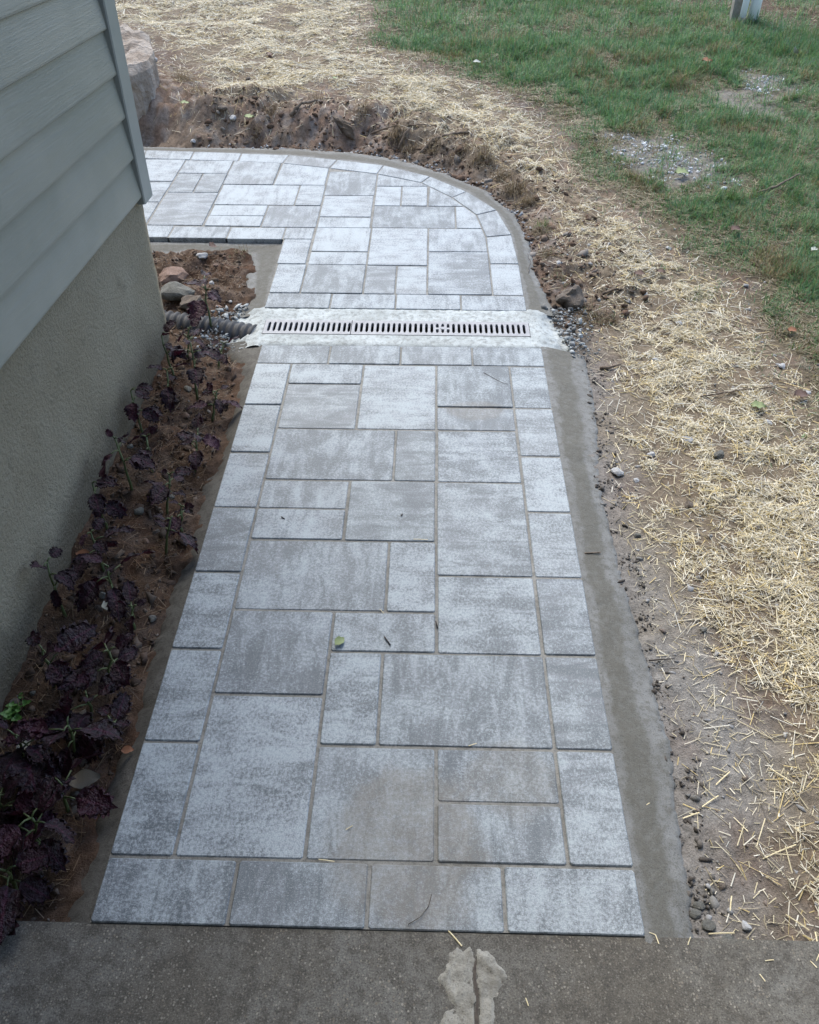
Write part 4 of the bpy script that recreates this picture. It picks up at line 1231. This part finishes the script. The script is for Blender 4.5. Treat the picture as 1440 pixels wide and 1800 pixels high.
stalk(pp(824, 1312, .001), pp(838, 1307, .001), 'short straw piece in the joint below the widest paver', .0028)
stalk(pp(727, 948, .001), pp(752, 949, .001), 'short straw piece in a joint on the straight walk', .0028)
stalk(pp(668, 1071, .001), pp(675, 1079, .001), 'short straw piece in the joint above the green leaf', .0028)
stalk(pp(608, 1459, .001), pp(620, 1452, .001), 'yellow straw bit on the dirt-stained paver', .0026)
for (a, b) in [((1141, 1640), (1152, 1644)), ((1152, 1644), (1158, 1660)), ((1209, 1662), (1214, 1648)), ((1345, 1690), (1360, 1688)), ((1424, 1690), (1436, 1702)), ((1435, 1690), (1440, 1678)), ((924, 1755), (929, 1769)), ((1335, 1713), (1345, 1726))]:
    stalk(sp(*a), sp(*b), 'stray straw stalk on the concrete slab or its edge', .0026, 'stray straw on the slab')
for (a, b) in [((1098, 1294), (1110, 1298)), ((1134, 1417), (1142, 1412)), ((1072, 1193), (1074, 1202)), ((1077, 1208), (1079, 1218))]:
    stalk(hp(*a, -.012), hp(*b, -.012), 'stray straw bit on the mortar edging', .0024, 'stray straw on the mortar')
for (a, b) in [((1200, 1440), (1229, 1431)), ((1234, 1420), (1262, 1402)), ((1250, 1352), (1275, 1361)), ((1352, 1353), (1392, 1381)), ((1340, 1512), (1398, 1488)), ((1360, 1146), (1410, 1151)), ((1258, 1382), (1282, 1360)), ((1282, 1605), (1285, 1578)), ((1245, 1643), (1290, 1643)), ((1320, 1654), (1350, 1668)), ((1380, 1610), (1420, 1640)), ((1432, 1640), (1438, 1680))]:
    stalk(pg(*a, .004), pg(*b, .006), 'long yellow straw stalk on the open soil beside the mortar', .0038, 'long straw stalks on open soil')

# ------------------------------------------------------------------ fallen leaves
def leaf_mesh(name, mat, seed, n=7, wid=.42, lobes=0.0):
    r = random.Random(seed); V = []; Fc = []
    for i in range(n + 1):
        t = i / n
        wv = wid * math.sin(math.pi * min(1, t * .96 + .02)) ** .8 * (1 - .35 * t) * (1 + lobes * math.cos(t * 18)) + .004
        zc = .10 * math.sin(t * 3) + r.uniform(-.02, .02)
        V += [(t - .5, -wv, zc + .13 * r.uniform(.3, 1.4)), (t - .5, 0, zc), (t - .5, wv, zc + .13 * r.uniform(.3, 1.4))]
    for i in range(n):
        b = i * 3
        Fc += [(b, b + 3, b + 4, b + 1), (b + 1, b + 4, b + 5, b + 2)]
    return mesh(name, V, Fc, M[mat], True)
def leaf(u, v, size, mat, label, az, seed, where='ground', tilt=.15, lobes=0.0, lift=.004, cat='leaf'):
    p = on_ground(u, v) if where == 'ground' else on_plane(u, v, where)
    o = link('fallen_leaf', leaf_mesh('fallen_leaf', mat, seed, lobes=lobes), None, (p[0], p[1], p[2] + lift), (tilt, tilt * .6, az), size)
    return tag(o, label, cat)
leaf(597, 1130, .034, 'leaf_green', 'olive green leaf lying on a paver joint', 1.0, 1, 0.0, .2)
leaf(225, 1321, .028, 'leaf_orange', 'rust orange leaf on the mortar by the left border', .2, 2, -.012, .2)
leaf(190, 1416, .016, 'leaf_orange', 'tiny orange leaf scrap on the mortar near the slab', .8, 3, -.022, .2)
leaf(1330, 722, .052, 'leaf_green', 'dull green leaf lying on the straw', -.2, 4, lift=.015)
leaf(1405, 703, .060, 'leaf_brown', 'curled dark red-brown leaf at the lawn edge on straw', .3, 5, lift=.015)
leaf(1390, 588, .040, 'leaf_orange', 'rusty leaf where straw meets lawn', .1, 6, lift=.015)
leaf(1426, 455, .040, 'leaf_pale', 'pale grey-green leaf lying on the lawn grass', .6, 7, lift=.04)
leaf(1393, 108, .075, 'leaf_pale', 'upright pale leaf in the grass beyond the small crumb spill', 1.5, 8, lift=.06, tilt=.8)
leaf(930, 16, .085, 'leaf_pale', 'pale folded leaf on the far lawn', .5, 9, lift=.06)
leaf(1240, 121, .075, 'leaf_orange', 'orange-brown curled leaf on the mid lawn', .1, 10, lift=.045)
leaf(1105, 54, .070, 'leaf_brown', 'brown curled leaf standing in the far grass', 1.2, 11, lift=.05, tilt=.6)
leaf(1197, 313, .085, 'leaf_green', 'sage green lobed leaf beside the large crumb spill', .2, 12, lift=.02, lobes=.3)
leaf(1042, 247, .060, 'leaf_pale', 'pale green leaf standing at the edge of the lawn', 1.4, 13, lift=.03, tilt=.6)
leaf(838, 120, .060, 'leaf_pale', 'greyish leaf scrap in the grass above the straw', .4, 14, lift=.035)
leaf(1290, 415, .060, 'leaf_brown', 'dark brown leaf curled in the dry grass', .5, 15, lift=.03)
leaf(1122, 493, .052, 'leaf_brown', 'small dark leaf pair on the straw above the drain', .2, 16, lift=.02)
leaf(1160, 487, .040, 'leaf_brown', 'narrow brown leaf on straw next to the dark pair', -.2, 17, lift=.02)
leaf(590, 78, .055, 'leaf_brown', 'brown leaf lying on the far straw', .9, 18, lift=.02)
leaf(475, 102, .05, 'leaf_brown', 'dark brown leaf on the straw slope above the boulder', .3, 19, lift=.02)
leaf(325, 178, .055, 'leaf_green', 'yellow-green leaf caught on the dirt bank', .6, 20, lift=.03)
leaf(440, 222, .060, 'leaf_green', 'grey-green leaf on the dirt bank above the pavers', .2, 21, lift=.03, lobes=.2)
leaf(590, 147, .045, 'leaf_green', 'small dark green leaf on the crest of the straw', 1.2, 22, lift=.03)
leaf(150, 985, .040, 'leaf_orange', 'tan dry leaf leaning on the foot of the foundation', .2, 23, lift=.02)
leaf(195, 1080, .040, 'leaf_pale', 'pale shrivelled leaf lying in the planting bed', -.9, 24, lift=.02)
leaf(155, 1385, .065, 'leaf_tan', 'large dry tan leaf at the edge of the bed and mortar', .4, 25, lift=.01)
leaf(22, 1505, .040, 'leaf_orange', 'pale orange leaf in the dark bed near the slab', .5, 26, lift=.02)
leaf(50, 1325, .035, 'leaf_pale', 'small yellowish leaf in the dark bed', .9, 27, lift=.02)
leaf(375, 445, .050, 'leaf_brown', 'brown curled leaf at the edge of the bed pocket', 1.2, 28, lift=.03, tilt=.6)

# ------------------------------------------------------------------ dry grass tufts hanging over the cut bank
def tuft(u, v, nb, hgt, spread, label, seed, green=.0, group=None, name='dry_grass_tuft', lean=(0, -1)):
    p = on_ground(u, v); r = np.random.default_rng(seed)
    x = p[0] + r.normal(0, spread * .45, nb); y = p[1] + r.normal(0, spread * .45, nb)
    az = math.atan2(lean[1], lean[0]) + r.normal(0, 1.1, nb)
    c = pal(nb, [(.20, .155, .095), (.28, .225, .14), (.13, .095, .06)], [1, .7, .7], .15)
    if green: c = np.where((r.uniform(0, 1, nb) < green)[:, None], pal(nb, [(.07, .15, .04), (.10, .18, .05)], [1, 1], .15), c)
    me = blades(x, y, gz(x, y) - .006, az, np.clip(r.normal(.85, .45, nb), .1, 1.9), r.uniform(.5, 1.2, nb) * hgt, r.uniform(.0010, .0022, nb), c, M['grass'], name, .9)
    return tag(link(name, me), label, 'grass tuft', group)
DTL = ['thick dry root tuft on the dirt mound beside the boulder', 'dry tuft below the root-covered mound near the boulder', 'thin dry tuft on the bank above the straight top border',
       'round dry tuft right of the broken root stump', 'dry tuft hanging down to the mortar beside the short upright root', 'dry tuft under the forked grey root', 'dense dry tuft where the bank meets the curved mortar',
       'dry tuft above the first curved border pavers', 'bushy dry tuft bulging over the curved mortar', 'dry tuft next to the green grass tuft at the curve', 'small dry tuft low on the bank by the grey-green leaf',
       'dry tuft on the crest behind the root stump', 'dry tuft at the lower end of the forked grey root', 'dry tuft along the dark arching root']
for i, (u, v, nb, hh, spd) in enumerate([(325, 140, 420, .10, .09), (350, 165, 300, .08, .08), (480, 190, 220, .07, .07), (695, 245, 320, .08, .07), (720, 262, 260, .07, .06), (815, 265, 300, .08, .07), (850, 285, 380, .09, .07),
                                       (885, 310, 320, .08, .06), (905, 335, 420, .09, .07), (925, 355, 380, .08, .06), (450, 235, 160, .06, .05), (640, 200, 220, .07, .07), (765, 262, 220, .08, .06), (560, 178, 200, .07, .07)]):
    tuft(u, v, nb, hh, spd, DTL[i], 200 + i, group='dry tufts on the bank')
DS = 'matted brown grass root clump beside the walk above the drain'
for i, (u, v, nb, hh, spd) in enumerate([(955, 410, 320, .06, .06), (965, 450, 300, .05, .06), (985, 490, 260, .05, .06), (1045, 555, 420, .05, .06), (1075, 565, 360, .05, .05), (1030, 570, 300, .04, .05)]):
    tuft(u, v, nb, hh, spd, DS, 230 + i, green=.05, group='root clumps by the walk', lean=(-1, 0))
tuft(955, 398, 130, .07, .04, 'green grass tuft at the edge of the curved mortar', 240, .8, name='grass_tuft')
tuft(1228, 520, 220, .05, .05, 'isolated yellow-green grass tuft growing through the straw', 241, .55, name='grass_tuft')
tuft(1285, 355, 200, .11, .03, 'dark green spiky grass clump in the dry lawn', 242, .97, name='grass_tuft')
tuft(1395, 355, 260, .07, .08, 'low leafy green weed clump in the lawn', 243, .97, name='grass_tuft')
tuft(425, 445, 150, .05, .05, 'wispy dry grass tuft in the bed pocket', 244, .1, name='grass_tuft')
tuft(255, 245, 200, .07, .05, 'small dry tuft between the boulder and the pavers', 245, .15, name='grass_tuft')
tuft(1415, 68, 420, .16, .16, 'tall grass beyond the pale pipes, coloured yellow-green for a sunlit spot', 246, .9, name='grass_tuft')  # yellow-green blades stand in for sunlight on this spot
tuft(1130, 25, 260, .20, .10, 'dark green broad-bladed clump on the far lawn', 247, 1.0, name='grass_tuft')

# ------------------------------------------------------------------ post and conduits at the back of the yard
pz = on_ground(1302, 40)
up_ = empty('utility_post', tuple(pz))
tag(up_, 'grey wooden post with two pale conduits standing in the lawn', 'post')
V, Fc = box(-.075, -.010, .02, .085, -.25, 1.25)
hp_ = link('wooden_post', mesh('wooden_post', V, Fc, M['post']), up_)
V, Fc = tube([(-.006, -.03, -.02), (.002, -.03, .3), (.024, -.03, 1.15)], .025, 12); c1 = link('conduit', mesh('conduit', V, Fc, M['pvc'], True), up_)
V, Fc = tube([(.082, -.01, -.02), (.090, -.01, .3), (.112, -.01, 1.15)], .042, 14); link('conduit', mesh('conduit', V, Fc, M['pvc'], True), up_)
V, Fc = tube([(-.007, -.03, -.04), (-.005, -.03, .045)], .031, 12); link('coupling', mesh('coupling', V, Fc, M['rock_grey'], True), c1)

# ------------------------------------------------------------------ purple coleus plants
def coleus_leaf(seed):
    r = random.Random(seed); n = 9; V = []; Fc = []; A = []
    for i in range(n + 1):
        t = i / n
        w0 = .29 * math.sin(math.pi * (t ** .7)) ** .8 + .01
        zc = -.32 * t * t + .10 * t
        for sg in (-1, 1):
            pass
        rowz = [.10, .02, 0, .02, .10]
        for j, fx in enumerate((-1, -.5, 0, .5, 1)):
            tooth = 0 if abs(fx) < 1 else (.035 if i % 2 else -.035) * (0 < i < n)
            V.append((t + (tooth * .6 if abs(fx) == 1 else 0), fx * (w0 + tooth), zc + rowz[j] * w0 * 2.2 + r.uniform(-.03, .03) + .06 * math.sin(t * 9 + seed) * fx + (.03 * math.sin(t * 22) if abs(fx) == .5 else 0)))
            A.append(1 - abs(fx))
    # teeth: extra notch points along each margin
    for i in range(n):
        b = i * 5
        for j in range(4): Fc.append((b + j, b + 5 + j, b + 6 + j, b + 1 + j))
    for sg, j in ((-1, 0), (1, 4)):
        for i in range(1, n - 1):
            a, c = V[i * 5 + j], V[(i + 1) * 5 + j]
            k = len(V)
            V.append(((a[0] + c[0]) / 2 + .06, (a[1] + c[1]) / 2 * 1.0 + sg * .085, (a[2] + c[2]) / 2 - .01)); A.append(0)
            Fc.append((i * 5 + j, k, (i + 1) * 5 + j) if sg > 0 else (i * 5 + j, (i + 1) * 5 + j, k))
    me = mesh('leaf', V, Fc, M['coleus'], True)
    at = me.attributes.new('mid', 'FLOAT', 'POINT'); at.data.foreach_set('value', A)
    return me
LEAVES = [coleus_leaf(i) for i in range(6)]
cr = random.Random(5)
def coleus(u, v, hgt, lean, nodes, lsize, label, group=None):
    hgt *= 1.25
    p = on_ground(u, v)
    p[0] = max(p[0], WX + .035); p[2] = float(gz(p[0], p[1]))
    pl = empty('coleus_plant', tuple(p))
    tag(pl, label, 'plant', group)
    pts = []
    for i in range(6):
        t = i / 5
        pts.append(Vector((lean[0] * t ** 1.3 + cr.uniform(-.004, .004), lean[1] * t ** 1.3 + cr.uniform(-.004, .004), -.01 + hgt * t)))
    parts = [tube(pts, [.0048 - .0024 * i / 5 for i in range(6)], 6)]
    a0 = cr.uniform(0, 3.14)
    lv = []
    for k in range(nodes):
        t = .42 + .58 * (k + 1) / nodes if nodes > 1 else 1
        q = t * 5; i = min(int(q), 4); c = pts[i].lerp(pts[i + 1], q - i)
        for sd_ in (0, 1):
            az = a0 + k * 1.57 + sd_ * math.pi + cr.uniform(-.4, .4)
            size = lsize * cr.uniform(.7, 1.45) * (1.0 - .35 * (k / max(nodes - 1, 1)) ** 2)
            pitch = cr.uniform(-.35, .75) if k < nodes - 1 else cr.uniform(-.9, .2)
            pe = size * cr.uniform(.25, .45)
            rise = cr.uniform(.1, .6)
            e = c + Vector((math.cos(az), math.sin(az), rise)) * pe
            tip = e + Vector((math.cos(az), math.sin(az), 0)) * size
            if p[0] + tip.x < WX + .03 or (p[0] + e.x) < WX + .03:
                az = math.pi - az; e = c + Vector((math.cos(az), math.sin(az), rise)) * pe
                if p[0] + e.x + math.cos(az) * size < WX + .02: continue
            parts.append(tube([c, c.lerp(e, .5) + Vector((0, 0, .004)), e], [.0024, .002, .0016], 5))
            lv.append((e, az, pitch, size))
    V, Fc = join(parts)
    link('stem', mesh('stem', V, Fc, M['stem'], True), pl)
    for e, az, pitch, size in lv:
        link('leaf', cr.choice(LEAVES), pl, e, (cr.uniform(-.8, .8), pitch, az), (size, size * cr.uniform(.85, 1.15), size))
    return pl
CP = [  # foot pixel, height, lean, leaf nodes, leaf size, label
    (372, 588, .16, (-.01, .05), 3, .075, 'tall purple-leaved plant standing in front of the corrugated pipe'),
    (306, 668, .13, (-.02, .03), 3, .060, 'purple-leaved plant against the far foundation corner'),
    (348, 700, .17, (-.01, .06), 3, .070, 'leggy purple plant with a long bent green stem'),
    (382, 650, .08, (.03, .03), 2, .060, 'low purple plant touching the mortar next to the drain'),
    (372, 745, .09, (.03, .03), 3, .066, 'purple plant leaning onto the mortar edging'),
    (255, 778, .14, (-.03, .05), 3, .070, 'purple plant pressed against the foundation wall'),
    (342, 832, .11, (.02, .04), 3, .066, 'purple plant at the bed edge opposite the second border paver'),
    (235, 868, .14, (-.03, .04), 3, .066, 'spindly purple plant with leaf held up to the wall'),
    (295, 905, .11, (.02, .03), 3, .060, 'purple plant with green fork among the bed stones'),
    (188, 935, .13, (-.02, .04), 3, .066, 'ruffled purple plant low on the foundation wall'),
    (292, 978, .10, (.03, .03), 2, .064, 'purple plant with magenta leaf beside the mortar'),
    (185, 1005, .10, (-.02, .03), 3, .066, 'purple plant next to the tan dry leaf'),
    (205, 1065, .11, (.0, .02), 3, .074, 'broad purple plant in the middle of the bed'),
    (115, 1085, .14, (-.02, .04), 3, .064, 'purple plant with two upright dark leaves by the wall'),
    (235, 1110, .07, (.02, .0), 2, .060, 'small purple plant near the pale shrivelled leaf'),
    (195, 1215, .10, (.02, .02), 3, .090, 'large-leaved purple plant spreading over the bed edge'),
    (95, 1210, .10, (.0, .02), 3, .080, 'purple plant near the clover by the foundation'),
    (135, 1335, .10, (.01, .01), 3, .090, 'dark purple plant with radiating green leaf stalks'),
    (50, 1345, .09, (.0, .01), 3, .080, 'dark purple plant deep in shade by the wall'),
    (195, 1300, .06, (.02, .0), 2, .075, 'purple plant reaching onto the mortar by the large tan leaf'),
    (70, 1500, .11, (.02, .01), 4, .095, 'big dark purple plant nearest the concrete slab'),
    (15, 1440, .08, (.0, .0), 3, .085, 'blackish purple plant between the wall and the slab end of the bed'),
    (30, 1570, .08, (.01, .0), 3, .085, 'dark purple plant overhanging the slab edge'),
]
for u, v, hh, ln, nd, ls_, lab in CP: coleus(u, v, hh, ln, nd, ls_, lab)
for u, v, hh, ln, nd, ls_, lab in [(330, 640, .10, (.02, .03), 2, .055, 'small purple seedling beside the leggy bent plant'), (300, 725, .12, (0, .04), 2, .06, 'small purple seedling midway along the far foundation'),
                                   (268, 830, .10, (.0, .03), 2, .06, 'small purple seedling behind the spindly plant'), (320, 940, .07, (.01, .02), 2, .055, 'small purple seedling by the magenta-leaved plant'),
                                   (160, 1265, .08, (.01, .01), 2, .075, 'small purple seedling between the large-leaved and radiating plants'), (120, 1430, .08, (.01, .01), 3, .08, 'purple seedling beside the large dry tan leaf')]:
    coleus(u, v, hh, ln, nd, ls_, lab)

# clover at the foot of the wall
def clover():
    p = on_ground(20, 1262); p[0] = max(p[0], WX + .03); p[2] = float(gz(p[0], p[1]))
    cl = empty('clover_plant', tuple(p)); tag(cl, 'bright green clover weed at the foot of the foundation', 'plant')
    r = random.Random(8); parts = []; lm = leaf_mesh('leaf', 'clover', 3, 4, .5)
    for i in range(16):
        a = r.uniform(0, 6.28); d = r.uniform(.01, .055); e = Vector((abs(math.cos(a)) * d * .8 - .005, math.sin(a) * d, r.uniform(.015, .05)))
        parts.append(tube([(e.x * .3, e.y * .3, -.004), e], .0008, 4))
        for k in range(3): link('leaf', lm, cl, e + Vector((math.cos(k * 2.1 + a), math.sin(k * 2.1 + a), .1)) * .006, (r.uniform(-.3, .3), r.uniform(-.4, .3), k * 2.1 + a), .014)
    V, Fc = join(parts); link('stem', mesh('stem', V, Fc, M['stem']), cl)
clover()
